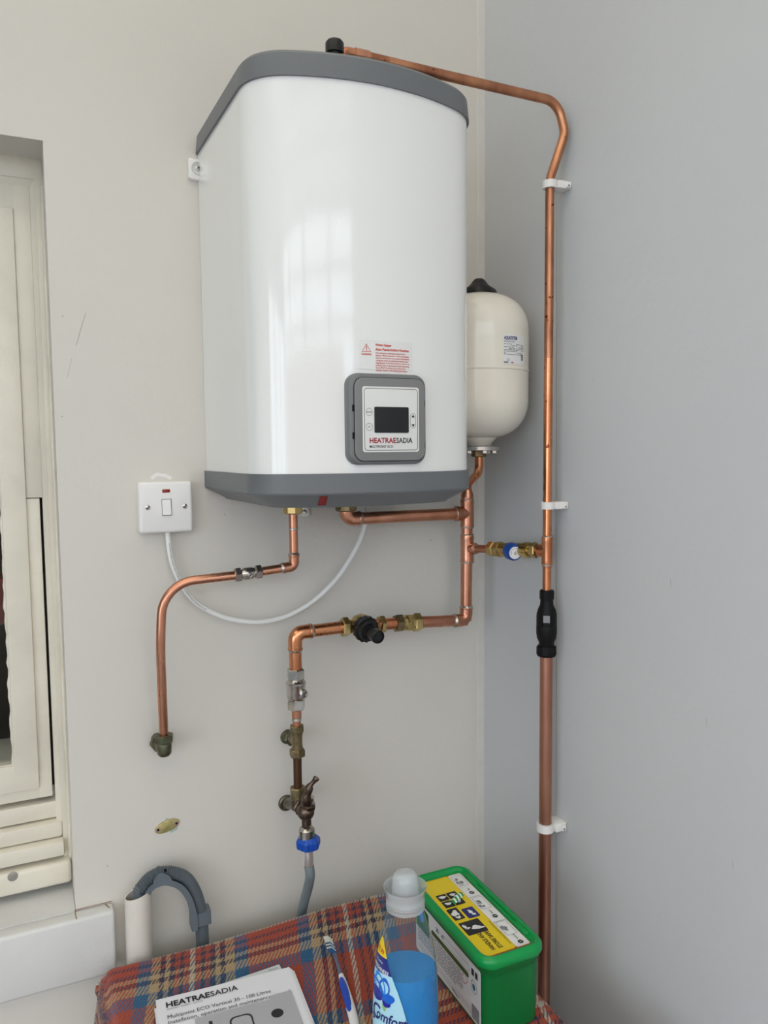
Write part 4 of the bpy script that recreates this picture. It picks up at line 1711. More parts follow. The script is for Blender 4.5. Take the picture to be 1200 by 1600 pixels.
# yellow-green remnant with two screws
c = PA(261, 1292)
pr = thing('wall_fixing', 'yellowish old clip base with two screws left in the wall under the left pipe', 'bracket', c)
ol = []
for i in range(28):
    a = 2 * PI * i / 28
    ol.append((c.x + .021 * math.cos(a), c.z + .002 + .0105 * math.sin(a) + .004 * math.cos(a)))
part('paint_patch', slab(BM(), [(c.x + .006, c.z - .012), (c.x + .017, c.z - .009), (c.x + .020, c.z + .006), (c.x + .006, c.z + .012), (c.x - .001, c.z + .017), (c.x - .004, c.z + .010)], FA, .0, .0006), PATCHG, pr)
part('plate', slab(BM(), ol, FA, .0003, .003, .0015), PATCHY, pr)
for s in (-1, 1):
    o = (c.x + s * .0155, -.0025, c.z + .002 + s * .0025)
    s2 = part('screw', rev(BM(), o, (0, -1, 0), [(0, .0045), (.001, .0042), (.0012, .0026), (-.0004, .002)], 16), PATCHP, pr)
    part('screw_recess', rev(BM(), (o[0], o[1] - .0014, o[2]), (0, -1, 0), [(0, .0021), (.0002, .0020)], 14), BLACKM, s2)

# ------------------------------------------------------------------ standpipe and drain hose
sc_ = PA(215, 1396, .034)
SX, SY = sc_.x, -.034
spz = sc_.z
bm = BM()
rs = []
for r, z in ((.0215, .02), (.0215, spz), (.0192, spz), (.0190, spz - .12)):
    ring_ = []
    for i in range(40):
        a = 2 * PI * i / 40
        zc = z + (.005 * math.cos(a + .5) if z == spz else 0)
        ring_.append(Vector((SX + r * math.cos(a), SY + r * math.sin(a), zc)))
    rs.append(ring_)
rings(bm, rs, True, False)
solo('standpipe', bm, PIPEW, 'off-white plastic waste standpipe with open top beside the window board', 'pipe')

dh = thing('drain_hose', 'grey corrugated drain hose hooked over into the white standpipe', 'hose', (SX, SY, spz))
YH = .040
cl_ = [Vector((SX + .003, SY, spz - .09)), PA(217, 1402, .034), PA(224, 1384, .036), PA(239, 1369, .038), PA(261, 1363, YH), PA(288, 1371, YH), PA(304, 1393, YH), PA(313, 1425, YH), PA(316, 1462, YH), PA(317, 1500, YH), Vector((PA(317, 1540, YH).x, -YH, .42))]
cen = catmull(cl_, 40)
bm = BM()
# even spacing for the ribs
L = [0]
for p, q in zip(cen, cen[1:]):
    L.append(L[-1] + (q - p).length)
tot = L[-1]
step = .0014
ev = []
j = 0
x = 0
while x < tot:
    while L[j + 1] < x:
        j += 1
    t = (x - L[j]) / max(L[j + 1] - L[j], 1e-9)
    ev.append(cen[j].lerp(cen[j + 1], t))
    x += step
tube(bm, ev, .010, 18, rfun=lambda a, i: .0092 + (.0020 if (i % 2) == 0 else 0))
part('corrugated_tube', bm, CORR, dh, smooth=60)
# U guide: channel section under the inside of the bend, plus end bands
gp_ = catmull([PA(224, 1389, .037), PA(231, 1379, .038), PA(244, 1371, .040), PA(262, 1368, .042), PA(284, 1376, .042), PA(299, 1396, .042), PA(307, 1422, .042), PA(308.5, 1447, .042)], 8)
bm = BM()
rs = []
cen0 = PA(262, 1432, .042)
for i, p in enumerate(gp_):
    t = (gp_[min(i + 1, len(gp_) - 1)] - gp_[max(i - 1, 0)]).normalized()
    nrm = t.cross(Vector((0, 1, 0))).normalized()
    if nrm.dot(p - cen0) < 0:
        nrm = -nrm
    k = i / (len(gp_) - 1)
    w_out = -.0015
    if .22 < k < .46:
        w_out = .0135 * (1 - abs(k - .34) / .12) ** .6 - .0015
    yy = Vector((0, -1, 0))
    o0 = -.0105
    sect = [nrm * (o0 - .0008) + yy * .0120, nrm * w_out + yy * .0128, nrm * w_out + yy * .0112, nrm * (o0 + .0012) + yy * .0108,
            nrm * (o0 + .0012) - yy * .0108, nrm * w_out - yy * .0112, nrm * w_out - yy * .0128, nrm * (o0 - .0008) - yy * .0120]
    rs.append([p + s for s in sect])
rings(bm, rs)
part('hose_guide', bm, GUIDE, dh, 'smooth grey hooked guide')
tpz = PA(258, 1359, .052)
part('guide_hole', rev(BM(), (tpz.x, -.0535, tpz.z), (0, -1, 0), [(0, .0026), (.0012, .0026), (.0013, .002)], 16), BLACKM, dh)
q = PA(315.5, 1432, YH)
b2 = BM()
slab(b2, rrect(-.0128, -.0125, .0128, .0125, .003), Fr((q.x + .001, -YH, q.z - .010), (1, 0, 0), (0, 1, 0), (0, 0, 1)), 0, .024)
part('guide_band', b2, GUIDE, dh)

# ------------------------------------------------------------------ appliance under the blanket
TX0, TX1, TY0, TY1, TZ = -.762, -.163, -.70, -.076, .729
wm = thing('washing_machine', 'white washing machine hidden under the plaid blanket', 'washing machine', ((TX0 + TX1) / 2, (TY0 + TY1) / 2, 0))
part('cabinet', box(BM(), (TX0 + .012, TY0 + .012, .02), (TX1 - .012, TY1 - .012, TZ - .012), .008), APPL, wm)
dcx, dcz = (TX0 + TX1) / 2, .37
dd = part('door', rev(BM(), (dcx, TY0 + .011, dcz), (0, -1, 0), [(0, .17), (.02, .165), (.03, .13), (.022, .12)], 40, cap1=False), APPL, wm)
part('door_glass', rev(BM(), (dcx, TY0 + .011, dcz), (0, -1, 0), [(.002, .122), (.012, .11), (.02, .06), (.022, .005)], 32), SCREEN, dd)
part('detergent_drawer', box(BM(), (TX0 + .03, TY0 + .006, .61), (TX0 + .2, TY0 + .014, .69), .003), APPL, wm)

# blanket ---------------------------------------------------------------
bm = BM()
uvl = bm.loops.layers.uv.new('UVMap')
NX, NY = 230, 200
random.seed(21)
ov_l, ov_r, ov_b, ov_f = .16, .14, .05, .10
rad = .012


def drape(s, lo, hi, r):
    """fold the flat coordinate s over the edges lo/hi; returns position, drop"""
    if s < lo:
        e = lo - s
        q = r * PI / 2
        if e < q:
            a = e / r
            return lo - r * math.sin(a), r * (1 - math.cos(a))
        return lo - r, r + (e - q)
    if s > hi:
        e = s - hi
        q = r * PI / 2
        if e < q:
            a = e / r
            return hi + r * math.sin(a), r * (1 - math.cos(a))
        return hi + r, r + (e - q)
    return s, 0.


from mathutils import noise as mn
S0, S1 = TX0 + rad - ov_l, TX1 - rad + ov_r
T0_, T1_ = TY0 + rad - ov_f, TY1 - rad + ov_b
TOPZ = .7345
grid = []
for j in range(NY + 1):
    row = []
    t = T0_ + (T1_ - T0_) * j / NY
    for i in range(NX + 1):
        s = S0 + (S1 - S0) * i / NX
        x, dx = drape(s, TX0 + rad, TX1 - rad, rad)
        # slanted edge line: the cloth sits slightly askew
        y, dy = drape(t, TY0 + rad, TY1 - rad - .012 * max(0, (s + .76) / .6) + .006, rad)
        p = Vector((s * 5, t * 5, .3))
        wv = mn.noise(p) * .0035 + mn.noise(p * 3.1) * .0016
        fl_ = max(0, min(1, (s + .50) * 12)) * max(0, min(1, (-t - .19) * 16))
        wv = wv * (1 - fl_) - .001 * fl_
        drop = dx + dy
        out_ = max(0, drop - rad)
        z = TOPZ - drop + wv + .010 * math.exp(-((s + .36) / .16) ** 2) * math.exp(-((t + .10) / .07) ** 2)
        if dx > rad:
            x += (1 if s > -.4 else -1) * (.006 + .012 * mn.noise(Vector((t * 9, 0, 2))) * min(1, out_ * 12) + out_ * .12)
        if dy > rad:
            y += (1 if t > -.4 else -1) * (.004 + .008 * mn.noise(Vector((s * 9, 3, 2))) * min(1, out_ * 12))
            if t > -.4:
                y = min(y, -.060)
        row.append(bm.verts.new((x, y, z)))
    grid.append(row)
for j in range(NY):
    for i in range(NX):
        f = bm.faces.new((grid[j][i], grid[j][i + 1], grid[j + 1][i + 1], grid[j + 1][i]))
        for lp, (a, b) in zip(f.loops, ((i, j), (i + 1, j), (i + 1, j + 1), (i, j + 1))):
            s = S0 + (S1 - S0) * a / NX
            t = T0_ + (T1_ - T0_) * b / NY
            w = .012 * mn.noise(Vector((s * 4, t * 4, 5)))
            lp[uvl].uv = ((s + .488) - .25 * (t + .09) + w + 2.63, (t + .252) / 1.3 + .04 * (s + .48) + w * .6 + 2.63)
fin(bm, 180)
# hairy fringe tufts at the far left edge
bl = thing('blanket', 'woollen plaid blanket in rust red, blue and cream covering the washing machine', 'blanket', (-.46, -.4, TZ))
bo = part('cloth', bm, PLAID, bl, recalc=False)
sol = bo.modifiers.new('thickness', 'SOLIDIFY')
sol.thickness = .005
sol.offset = -1
random.seed(8)
fm = BM()
for i in range(90):
    t = random.uniform(-.20, -.09)
    xx = TX0 - .004 + random.uniform(-.004, .004)
    zz0 = TOPZ - random.uniform(.008, .02)
    p0 = Vector((xx, t, zz0))
    d = Vector((random.uniform(-1, -.2), random.uniform(-.4, .5), random.uniform(-.6, .5))).normalized()
    tube(fm, [p0, p0 + d * .006, p0 + d * .011 + Vector((0, 0, -.003))], .0005, 4)
fo = part('fringe', fm, mat('wool_fringe', (.42, .20, .10), .95, col2=(.06, .08, .16), nscale=120), bl)
fo['kind'] = 'stuff'

# ------------------------------------------------------------------ papers


def sheet_frame(pl, pr, z, thick=0):
    a = PZ(*pl, z)
    b = PZ(*pr, z)
    d = (b - a).normalized()
    dn_ = Vector((d.y, -d.x, 0))
    if dn_.y > 0:
        dn_ = -dn_
    return a, b, Fr(a, d, -dn_, (0, 0, 1)), (b - a).length


ZP = TOPZ + .0075


def paper(name, pl, pr, z, h, m, label, n=1, curl=.002, cat='paper'):
    a, b, fr, w = sheet_frame(pl, pr, z)
    root = thing(name, label, cat, a)
    for k in range(n):
        bm = BM()
        N = 14
        rs = []
        for j in range(N + 1):
            tt = -h * j / N
            r = []
            for i in range(N + 1):
                s = w * i / N
                cz = curl * ((i / N - .5) ** 2 * 2) * math.sin(j / N * 2 + .5) - k * .0007
                r.append(fr(s + k * .0015, tt - k * .002, cz))
            rs.append([bm.verts.new(p) for p in r])
        for j in range(N):
            for i in range(N):
                bm.faces.new((rs[j][i], rs[j][i + 1], rs[j + 1][i + 1], rs[j + 1][i]))
        o = part('cover' if k == 0 else 'page', bm, m, root)
        so = o.modifiers.new('t', 'SOLIDIFY')
        so.thickness = .0004
        so.offset = -1
    return root, fr, w


mr_, mf, mw = paper('instruction_manual', (243, 1563), (452, 1511), ZP + .003, .28, PAPER, 'white heater instruction manual lying on top of the papers on the blanket', 5, .001, 'booklet')


def MF(s, t, d):
    return mf(s, t, .0012 + d)


bm = txt(BM(), 'HEATRAE', .0160, MF, .0130, -.0235, 0, bold=.030, fit=.0640)
part('lettering', bm, INK, mr_)
bm = txt(BM(), 'SADIA', .0160, MF, .0780, -.0235, 0, bold=.010, fit=.0410)
part('lettering', bm, INK, mr_)
bm = txt(BM(), 'INNOVATION  /  EFFICIENCY  /  TRADITION', .0036, MF, .0135, -.0290, 0, bold=.01, sx=.74)
part('lettering', bm, INKG, mr_)
bm = txt(BM(), 'Multipoint ECO Vertical 30 - 100 Litres', .0105, MF, .0130, -.0475, 0, sx=.90)
txt(bm, 'Installation, operation and maintenance manual', .0105, MF, .0130, -.0590, 0, sx=.90)
part('lettering', bm, INK, mr_)
bm = BM()
quad2(bm, .050, -.26, mw - .010, -.0615, MF, 0.0001)
quad2(bm, 0.16, -.0615, mw - .010, -.0545, MF, 0.0001)
part('cover_picture', bm, PICG, mr_)
for ol_, mm, hh_ in ((rrect(.068, -.100, .073, -.0745, .001), INK, .0004), (rrect(.065, -.106, .078, -.0845, .001), INK, .0005), (rrect(.096, -.113, .129, -.0785, .009), INK, .0004),
                     (rrect(.0985, -.118, .1265, -.0815, .008), PICG, .0006), (circ(.164, -.094, .009, .009, 16), INK, .0004)):
    part('picture_shape', slab(BM(), ol_, MF, .0002, hh_), mm, mr_)
pr2, f2, w2 = paper('leaflet', (290, 1556), (436, 1507), ZP + .001, .25, PAPER2, 'pale grey green leaflet with rounded corner sticking out behind the manual', 1, .001)


def F2(s, t, d):
    return f2(s, t, .001 + d)


bm = txt(BM(), 'Direct', .006, F2, w2 - .020, -.0085, 0)
txt(bm, 'Statement of guarantee', .003, F2, .020, -.004, 0)
part('lettering', bm, INKG, pr2)
pr3, f3, w3 = paper('leaflet', (241, 1576), (330, 1553), ZP - .001, .25, PAPER, 'white sheet peeking out at the left underneath the manual', 1, .001)

# ------------------------------------------------------------------ toothbrush
tz = TOPZ + .010
pA, pB_, pC, pD = PZ(515.5, 1468, tz), PZ(533, 1524, tz), PZ(552, 1590, tz), PZ(556, 1625, tz)
tbk = thing('toothbrush', 'blue and white toothbrush lying on the blanket between manual and bottle', 'toothbrush', pB_)
ax = (pB_ - pA).normalized()


def flat_tube(bm, pts, ws, hs, seg=16):
    pts = [Vector(p) for p in pts]
    rs = []
    for i, p in enumerate(pts):
        t = (pts[min(i + 1, len(pts) - 1)] - pts[max(i - 1, 0)]).normalized()
        s = t.cross(Vector((0, 0, 1))).normalized()
        up = s.cross(t)
        rs.append([p + s * (ws[i] * math.cos(2 * PI * k / seg)) + up * (hs[i] * math.sin(2 * PI * k / seg)) for k in range(seg)])
    rings(bm, rs)
    return bm


neck = [pA.lerp(pB_, k / 9) for k in range(10)]
part('neck', flat_tube(BM(), neck, [.003, .0052, .0055, .0050, .0036, .0030, .0028, .0030, .0034, .0040], [.0018, .0022, .0022, .0022, .0024, .0025, .0026, .0028, .003, .0035]), TBGREY, tbk)
hb = catmull([pB_, pB_.lerp(pC, .3), pC, pD, pD + (pD - pC).normalized() * .03], 5)
n = len(hb)
part('handle', flat_tube(BM(), hb, [.0042 + .0030 * math.sin(PI * i / (n - 1)) for i in range(n)], [.0038 + .002 * math.sin(PI * i / (n - 1)) for i in range(n)]), TBW, tbk, 'white handle')
gi = [p + Vector((-.0012, 0, .0012)) for p in hb[2:12]]
n2 = len(gi)
part('grip', flat_tube(BM(), gi, [.0022 + .0040 * math.sin(PI * (i + .6) / n2) ** .6 for i in range(n2)], [.003 + .0022 * math.sin(PI * (i + .5) / n2) for i in range(n2)]), TBB, tbk, 'dark blue rubber grip')
bs = BM()
bs2 = BM()
sd_ = Vector((-1, .0, .35)).normalized()
for i in range(9):
    for j in range(3):
        p = neck[0].lerp(neck[4], .10 + i * .1) + ax.cross(Vector((0, 0, 1))) * ((j - 1) * .0028) + Vector((0, 0, .001))
        tube(bs if i < 4 or i % 2 else bs2, [p, p + Vector((-.0075, .002, .0075))], .0015, 8)
part('bristles', bs, BRIST, tbk)
part('bristles', bs2, BRISTB, tbk, 'blue bristles')

# ------------------------------------------------------------------ fabric softener bottle
ZB0 = TOPZ - .001
ZTOP = 1.02
bpos = PZ(633, 1360, ZTOP)
BX, BY = bpos.x, bpos.y
bot = thing('softener_bottle', 'clear plastic fabric softener bottle part filled with blue liquid', 'bottle', (BX, BY, ZB0))
HB = ZTOP - ZB0
# zprofile: (height, wide radius, narrow radius)
SH = [(0, .034, .027), (.004, .0395, .031), (.03, .0435, .034), (.10, .0435, .034), (.1535, .0410, .0335), (.178, .0380, .0325), (.1975, .0340, .0300), (.217, .0280, .0262), (.230, .0245, .0238), (.237, .0232, .0228), (.242, .0205, .0205)]
VD = Vector((math.cos(R_(-18)), math.sin(R_(-18)), 0))       # wide axis of the oval
VN = Vector((-VD.y, VD.x, 0))


def srad(h):
    for a, b in zip(SH, SH[1:]):
        if h <= b[0]:
            t = (h - a[0]) / (b[0] - a[0])
            t = max(0, t)
            return a[1] + (b[1] - a[1]) * t, a[2] + (b[2] - a[2]) * t
    return SH[-1][1], SH[-1][2]


def bring(h, off=0., n=48):
    rw, rn = srad(h)
    return [Vector((BX, BY, ZB0 + h)) + VD * ((rw + off) * math.cos(2 * PI * i / n)) + VN * ((rn + off) * math.sin(2 * PI * i / n)) for i in range(n)]


hs = []
for a, b in zip(SH, SH[1:]):
    for k in range(3):
        hs.append(a[0] + (b[0] - a[0]) * k / 3)
hs.append(SH[-1][0])
bm = BM()
rings(bm, [bring(h) for h in hs], True, False)
part('bottle_shell', bm, PET, bot, smooth=60)
lv = ZB0 * 0 + PA(640, 1508, -BY).z - ZB0
bm = BM()
hh2 = [h for h in hs if .002 < h < lv] + [lv]
rings(bm, [bring(h, -.0012) for h in hh2], True, True)
part('liquid', bm, LIQ, bot, 'opaque sky blue liquid', smooth=50)
# neck ring and measuring cap
HN = .2360
bm = BM()
rev(bm, (BX, BY, ZB0), (0, 0, 1), [(HN, .0236), (HN + .0015, .0252), (HN + .0040, .0252), (HN + .0052, .0240), (HN + .0065, .0252), (HN + .0088, .0252), (HN + .010, .0240), (HN + .0113, .0252),
                                    (HN + .0135, .0252), (HN + .015, .0244), (HN + .020, .0252), (HN + .026, .0268), (HN + .030, .0282), (HN + .030, .0272), (HN + .020, .0240), (HN + .008, .0225)], 40, cap0=False, cap1=False)
nr = part('pouring_collar', bm, CAPM, bot, 'frosted plastic collar')
bm = BM()
rev(bm, (BX, BY, ZB0), (0, 0, 1), [(HN + .006, .0188), (HN + .018, .0186), (HN + .032, .0180), (HN + .040, .0170), (HN + .0460, .0148), (HN + .0492, .0110), (HN + .0502, .006), (HN + .0505, .001)], 36, cap0=False)
part('measuring_cap', bm, CAPM, bot, 'clear domed measuring cap')

# label: ellipse mapping around the front left side
LA0 = math.atan2((CAM.y - BY), (CAM.x - BX)) - R_(0)


def BF(s, t, d):
    """s metres round the bottle (0 = label centre), t height above base"""
    h = max(0, t)
    rw, rn = srad(h)
    a = LC + s / .037
    return Vector((BX, BY, ZB0 + t)) + VD * ((rw + d) * math.cos(a)) + VN * ((rn + d) * math.sin(a))


# parameter angle facing the camera
tocam = Vector((CAM.x - BX, CAM.y - BY, 0)).normalized()
LC = math.atan2(tocam.dot(VN), tocam.dot(VD)) - R_(38)


def patch(name, pts, d, m, parent, n=14, label=None):
    """fill a 2D region (list of (t, s0, s1)) on the bottle"""
    bm = BM()
    rows = []
    for t, s0, s1 in pts:
        rows.append([bm.verts.new(BF(s0 + (s1 - s0) * i / n, t, d)) for i in range(n + 1)])
    for a, b in zip(rows, rows[1:]):
        for i in range(n):
            bm.faces.new((a[i], a[i + 1], b[i + 1], b[i]))
    return part(name, bm, m, parent, label)


def tear(t):
    """half extents of the label at height t"""
    k = [(.04, -.027, .020), (.075, -.030, .026), (.105, -.030, .0265), (.125, -.029, .022), (.145, -.0285, .016), (.163, -.027, .0085), (.1835, -.024, .0), (.195, -.022, -.006), (.205, -.0195, -.014)]
    for a, b in zip(k, k[1:]):
        if t <= b[0]:
            q = max(0, (t - a[0]) / (b[0] - a[0]))
            return a[1] + (b[1] - a[1]) * q, a[2] + (b[2] - a[2]) * q
    return k[-1][1], k[-1][2]


def band(t0, t1, n=10):
    return [(t0 + (t1 - t0) * i / n, *tear(t0 + (t1 - t0) * i / n)) for i in range(n + 1)]


lab = patch('label', band(.042, .163, 20), .0006, LBL, bot, label='light blue teardrop label')
patch('price_flash', band(.1835, .205, 6), .0008, YEL, lab)
patch('navy_band', band(.163, .1835, 6), .0007, BLUEL, lab)


def wrapt(s, size, x, y, d, m, **k):
    return part('lettering', txt(BM(), s, size, BF, x, y, d, **k), m, lab)


wrapt('C', .0290, -.0245, .1020, .0011, INKB, bold=.012, fit=.0150, rot=R_(-9))
wrapt('omfort', .0190, -.0135, .1030, .0011, INKB, bold=.022, fit=.0400, rot=R_(-9))
wrapt('FRESHNESS', .0070, -.0255, .1680, .0011, LABW2, bold=.02, fit=.0290, rot=R_(-10))
wrapt('LONG LASTING', .0036, -.0225, .1775, .0011, LABW2, bold=.01, fit=.0160, rot=R_(-10))
wrapt('£1.99', .0085, -.0220, .1900, .0012, RED2, bold=.02, fit=.0150, rot=R_(-16))
wrapt('Blue Skies', .0060, -.0125, .0800, .0011, BLUEL, fit=.018, rot=R_(-9))
# flower


def petal(cx, cy, ang, l, w, m, d):
    bm = BM()
    n = 10
    A, B = [], []
    for i in range(n + 1):
        t = i / n
        hw = w * math.sin(PI * min(1, t * .93 + .03)) ** .7
        px, py = cx + l * t * math.cos(ang), cy + l * t * math.sin(ang)
        A.append(bm.verts.new(BF(px - hw * math.sin(ang), py + hw * math.cos(ang), d)))
        B.append(bm.verts.new(BF(px + hw * math.sin(ang), py - hw * math.cos(ang), d)))
    for i in range(n):
        bm.faces.new((A[i], A[i + 1], B[i + 1], B[i]))
    part('petal', bm, m, lab)


fcx, fcy = -.003, .1310
petal(fcx, fcy, R_(140), .031, .0105, FLOW, .0009)
petal(fcx, fcy, R_(112), .034, .0095, FLOW3, .0010)
petal(fcx, fcy, R_(168), .026, .0090, FLOW2, .00095)
petal(fcx, fcy, R_(85), .028, .0085, FLOW, .00105)
petal(fcx, fcy + .001, R_(10), .016, .0065, FLOW, .0010)
petal(fcx, fcy - .001, R_(-30), .012, .0060, FLOW2, .0009)
petal(fcx + .001, fcy - .004, R_(-80), .012, .0028, LEAF, .0008)
for k in range(7):
    petal(-.018 + k * .006, .056, R_(100 - k * 6), .018, .0022, LEAF, .0009)
patch('navy_dot', [(.094 + .009 * i / 8, -.0225 - .0045 * math.sin(PI * i / 8), -.0225 + .0045 * math.sin(PI * i / 8) + .001) for i in range(9)], .0009, BLUEL, lab)
wrapt('21', .0062, -.0253, .0965, .0012, LABW2, bold=.02, sx=.8)

# ------------------------------------------------------------------ green tub
HT = .122
zl = TOPZ + HT
c_bl, c_br, c_fr, c_fl = PZ(655, 1369, zl), PZ(722, 1349, zl), PZ(850, 1479, zl), PZ(757, 1509, zl)
bxc = (PZ(712, 1347, zl) + PZ(850, 1480, zl)) / 2
e_long = (c_br - c_fr).normalized()
e_long = Vector((.012, 1, 0)).normalized()
e_wide = Vector((1, -.012, 0)).normalized()
WX, WY = .0540, .1205
ctr = Vector((-.2455, -.3550, 0))
tub = thing('detergent_tub', 'bright green plastic detergent tub with lid and yellow safety label', 'tub', (ctr.x, ctr.y, TOPZ))
TFr = Fr((ctr.x, ctr.y, 0), e_wide, e_long, (0, 0, 1))


def tl(off, z, r, tap=0.):
    return [TFr(x, y, z) for x, y in rrect(-WX - off, -WY - off, WX + off, WY + off, r, 6)]


bm = BM()
z0 = TOPZ + .0002
rings(bm, [tl(-.012, z0, .012), tl(-.009, z0 + .003, .015), tl(-.0075, z0 + .02, .017), tl(-.006, zl - .035, .019), tl(-.006, zl - .027, .019), tl(-.004, zl - .024, .020), tl(-.0035, zl - .012, .020)])
part('tub_body', bm, GREEN_SHADE, tub)
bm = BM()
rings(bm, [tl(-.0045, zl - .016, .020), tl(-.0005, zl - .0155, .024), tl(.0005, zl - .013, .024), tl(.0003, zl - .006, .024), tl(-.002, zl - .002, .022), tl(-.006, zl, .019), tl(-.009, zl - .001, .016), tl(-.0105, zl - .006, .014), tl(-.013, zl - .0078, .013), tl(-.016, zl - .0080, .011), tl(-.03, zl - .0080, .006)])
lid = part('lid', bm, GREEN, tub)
for ya, yb in ((.055, .092), (-.088, -.055)):
    bm = BM()
    slab(bm, rrect(WX - .0135, ya, WX - .0085, yb, .002), TFr, zl - .008, zl - .0022, .001)
    part('hinge_lug', bm, GREEN, lid)
bm = BM()
slab(bm, rrect(WX - .0150, -.085, WX - .0115, .085, .0015), TFr, zl - .0085, zl - .0035, .001)
part('ridge', bm, GREEN, lid)
# top label; local axes: reading direction turned round (text faces the far side)
zlab = zl - .0079
part('label_border', (lambda b: (slab(b, rrect(-WX + .0105, -.1025, WX - .0165, .1045, .004), TFr, zlab - .001, zlab + .0003), b)[1])(BM()), ORANGE, tub)
top_lab = part('lid_label', (lambda b: (slab(b, rrect(-WX + .0118, -.1010, .0125, .1030, .004), TFr, zlab, zlab + .0006), b)[1])(BM()), YEL, tub, 'yellow safety label')
wl = part('lid_label', (lambda b: (slab(b, rrect(.0132, -.1010, WX - .0175, .1030, .003), TFr, zlab, zlab + .0006), b)[1])(BM()), LABW2, tub, 'white instruction strip')


def tp_(x, y, d):
    return TFr(x, y, zlab + .0008 + d)


bm = BM()
slab(bm, rrect(-.0330, .024, -.0160, .041, .001), TFr, zlab + .0006, zlab + .0009)
slab(bm, rrect(-.0330, .043, -.0160, .060, .001), TFr, zlab + .0006, zlab + .0009)
slab(bm, rrect(-.0145, .024, .0025, .041, .001), TFr, zlab + .0006, zlab + .0009)
slab(bm, rrect(-.0145, .043, .0025, .060, .001), TFr, zlab + .0006, zlab + .0009)
slab(bm, rrect(-.0360, -.010, -.0180, .020, .002), TFr, zlab + .0006, zlab + .0009)
slab(bm, rrect(-.0360, -.050, -.0020, -.018, .002), TFr, zlab + .0006, zlab + .0009)
part('black_pictogram', bm, INK, top_lab)
bm = BM()
slab(bm, rrect(-.0140, -.014, .0060, .012, .002), TFr, zlab + .0006, zlab + .0009)
part('blue_pictogram', bm, INKB, top_lab)
bm = BM()
random.seed(2)
D = .0003
for cx, cy, rx, ry in ((-.0245, .033, .005, .004), (-.0245, .052, .006, .003), (-.006, .033, .004, .005), (-.006, .052, .005, .003), (-.027, .006, .006, .008), (-.027, -.003, .004, .004),
                       (-.004, .001, .003, .006), (-.001, -.007, .003, .003), (-.031, -.030, .0025, .006), (-.028, -.034, .004, .002), (-.016, -.036, .007, .004), (-.010, -.040, .006, .0025)):
    poly2(bm, [(cx + rx * math.cos(a) * (1 + .3 * math.sin(3 * a + cx * 999)), cy + ry * math.sin(a) * (1 + .25 * math.cos(2 * a + cy * 777))) for a in (2 * PI * i / 18 for i in range(18))], tp_, D)
part('white_pictogram', bm, LABW2, top_lab)
# the safety text runs along the tub, away from the near end
bm = BM()
txt(bm, 'HANDLE AND', .0098, tp_, -.0165, -.0930, D, bold=.02, fit=.0440, rot=R_(90))
txt(bm, 'STORE SAFELY', .0098, tp_, -.0045, -.0930, D, bold=.02, fit=.0500, rot=R_(90))
txt(bm, 'www.keepcapsfromkids.eu', .0042, tp_, .0105, -.0920, D, rot=R_(90), fit=.06)
part('lettering', bm, INK, top_lab)
bm = BM()
sxm = .0135 + (WX - .0175 - .0132) / 2
for k, yc in enumerate((-.0930, -.0250, .0440)):
    poly2(bm, [(sxm + .0042 * math.cos(a), yc + .0042 * math.sin(a)) for a in (2 * PI * i / 20 for i in range(20))], tp_, D)
    txt(bm, ('PUSH IN', 'PINCH', 'PEEL')[k], .0042, tp_, sxm + .0015, yc + .0070, D, rot=R_(90), sx=.8, bold=.01)
part('step_print', bm, INK, wl)
bm = BM()
for k, yc in enumerate((-.0930, -.0250, .0440)):
    txt(bm, str(k + 1), .0062, tp_, sxm + .0022, yc - .0018, D + .0002, bold=.01, rot=R_(90))
for k, (ya, yb) in enumerate(((-.072, -.037), (-.002, .033), (.066, .1))):
    pass
part('step_number', bm, LABW2, wl)
bm = BM()
random.seed(6)
for ya, yb in ((-.074, -.040), (-.003, .030), (.066, .098)):
    loop2(bm, rrect(.0155, ya, WX - .0205, yb, .002), .0006, tp_, D)
    for q in range(7):
        x0, y0 = random.uniform(.016, .022), random.uniform(ya + .003, yb - .012)
        quad2(bm, x0, y0, x0 + random.uniform(.001, .006), y0 + random.uniform(.001, .008), tp_, D * (1 + .1 * q))
for yl in (-.0385, .0325):
    quad2(bm, .0134, yl - .0004, WX - .0177, yl + .0004, tp_, D)
part('step_drawing', bm, INKG, wl)

# side label on the left wall of the tub (faces -x)
LFr = Fr(TFr(-WX + .0062, 0, TOPZ), -e_long, (0, 0, 1), -e_wide)
tilt = .0


def SF(s, t, d):      # s runs towards the camera
    k = (t / HT)
    return LFr(s, t, d + .0014 * (k - .9) + .0003)


bm = BM()
slab(bm, rrect(-.100, .010, .1020, .0955, .004), SF, 0, .0006)
sl_ = part('side_label', bm, LABW, tub, 'white printed side label')
bm = BM()
slab(bm, [(-.098, .052), (-.052, .052), (-.055, .090), (-.085, .094), (-.098, .094)], SF, .0006, .0008)
part('green_logo_block', bm, GREEN_SHADE, sl_)
bm = BM()
poly2(bm, [(-.078 + .009 * math.cos(a), .076 + .010 * math.sin(a)) for a in (2 * PI * i / 20 for i in range(20))], SF, .001)
part('blue_drop', bm, FLOW3, sl_)
bm = BM()
slab(bm, rrect(-.045, .0655, .070, .0735, .0038), SF, .0006, .0008)
part('olive_bar', bm, OLIVE, sl_)
bm = BM()
random.seed(12)
for r in range(11):
    y = .0620 - r * .0031
    x = -.092
    end = .048 if r < 9 else .03
    while x < end:
        w = random.uniform(.003, .012)
        n = max(1, int(w / .0022))
        for k in range(n):
            quad2(bm, x + w * k / n, y, x + w * (k + .8) / n, y + .0012, SF, .0009)
        x += w + .0015
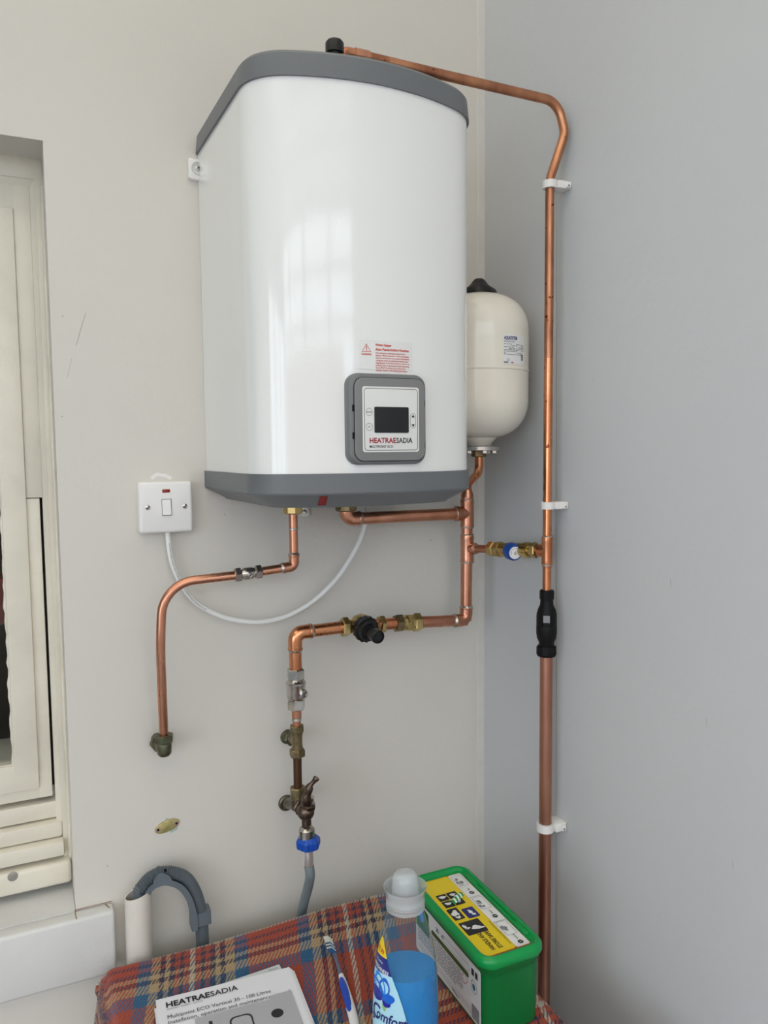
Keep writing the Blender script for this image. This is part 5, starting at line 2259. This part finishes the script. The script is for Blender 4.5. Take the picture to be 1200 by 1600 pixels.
for r in range(3):
    quad2(bm, -.09, .0245 - r * .0035, .085, .0249 - r * .0035, SF, .0009)
txt(bm, '30', .010, SF, -.030, .0790, .0009, bold=.02)
txt(bm, 'x2', .008, SF, -.012, .0800, .0009, bold=.02)
txt(bm, '810 g e', .007, SF, .020, .0150, .0009)
quad2(bm, .078, .078, .085, .088, SF, .0009)
quad2(bm, .088, .078, .095, .088, SF, .0009)
for k in range(12):
    quad2(bm, .078, .0135 + k * .0018, .098, .0144 + k * .0018, SF, .0009)
loop2(bm, rrect(.077, .053, .092, .071, .006), .0006, SF, .0009)
part('small_print', bm, INK, sl_)
bm = BM()
loop2(bm, [(.050, .058), (.060, .050), (.068, .060), (.058, .068)], .0012, SF, .001)
part('hazard_diamond', bm, RED2, sl_)
bm = BM()
poly2(bm, [(.0845 + .004 * math.cos(a), .062 + .005 * math.sin(a)) for a in (2 * PI * i / 14 for i in range(14))], SF, .001)
part('globe_mark', bm, mat('teal_print', (.02, .14, .18), .5), sl_)
bm = BM()
loop2(bm, rrect(-.008, .0765, .072, .0860, .0045), .0005, SF, .0009)
part('olive_outline', bm, OLIVE, sl_)

# torn scrap of striped film on the lid
c = PZ(722, 1402, zl)
scr = thing('film_scrap', 'torn green and white striped plastic scrap lying on the green tub lid', 'scrap', (c.x, c.y, zlab + .001))
SFm = Fr(c + Vector((-.010, -.006, -.004)), (.85, .5, 0), (-.5, .85, .0))
for k in range(7):
    bm = BM()
    rs = []
    for j in range(6):
        t = j / 5
        hgt = .004 + .006 * math.sin(PI * t) * (1 - abs(k - 3) * .1)
        wob = .0
        rs.append((bm.verts.new(SFm(-.012 + k * .0042, t * .011, hgt)), bm.verts.new(SFm(-.012 + (k + 1) * .0042, t * .011, hgt))))
    for a, b in zip(rs, rs[1:]):
        bm.faces.new((a[0], a[1], b[1], b[0]))
    o = part('stripe', bm, GREEN if k % 2 == 0 else LABW2, scr)
    so = o.modifiers.new('t', 'SOLIDIFY')
    so.thickness = .0004
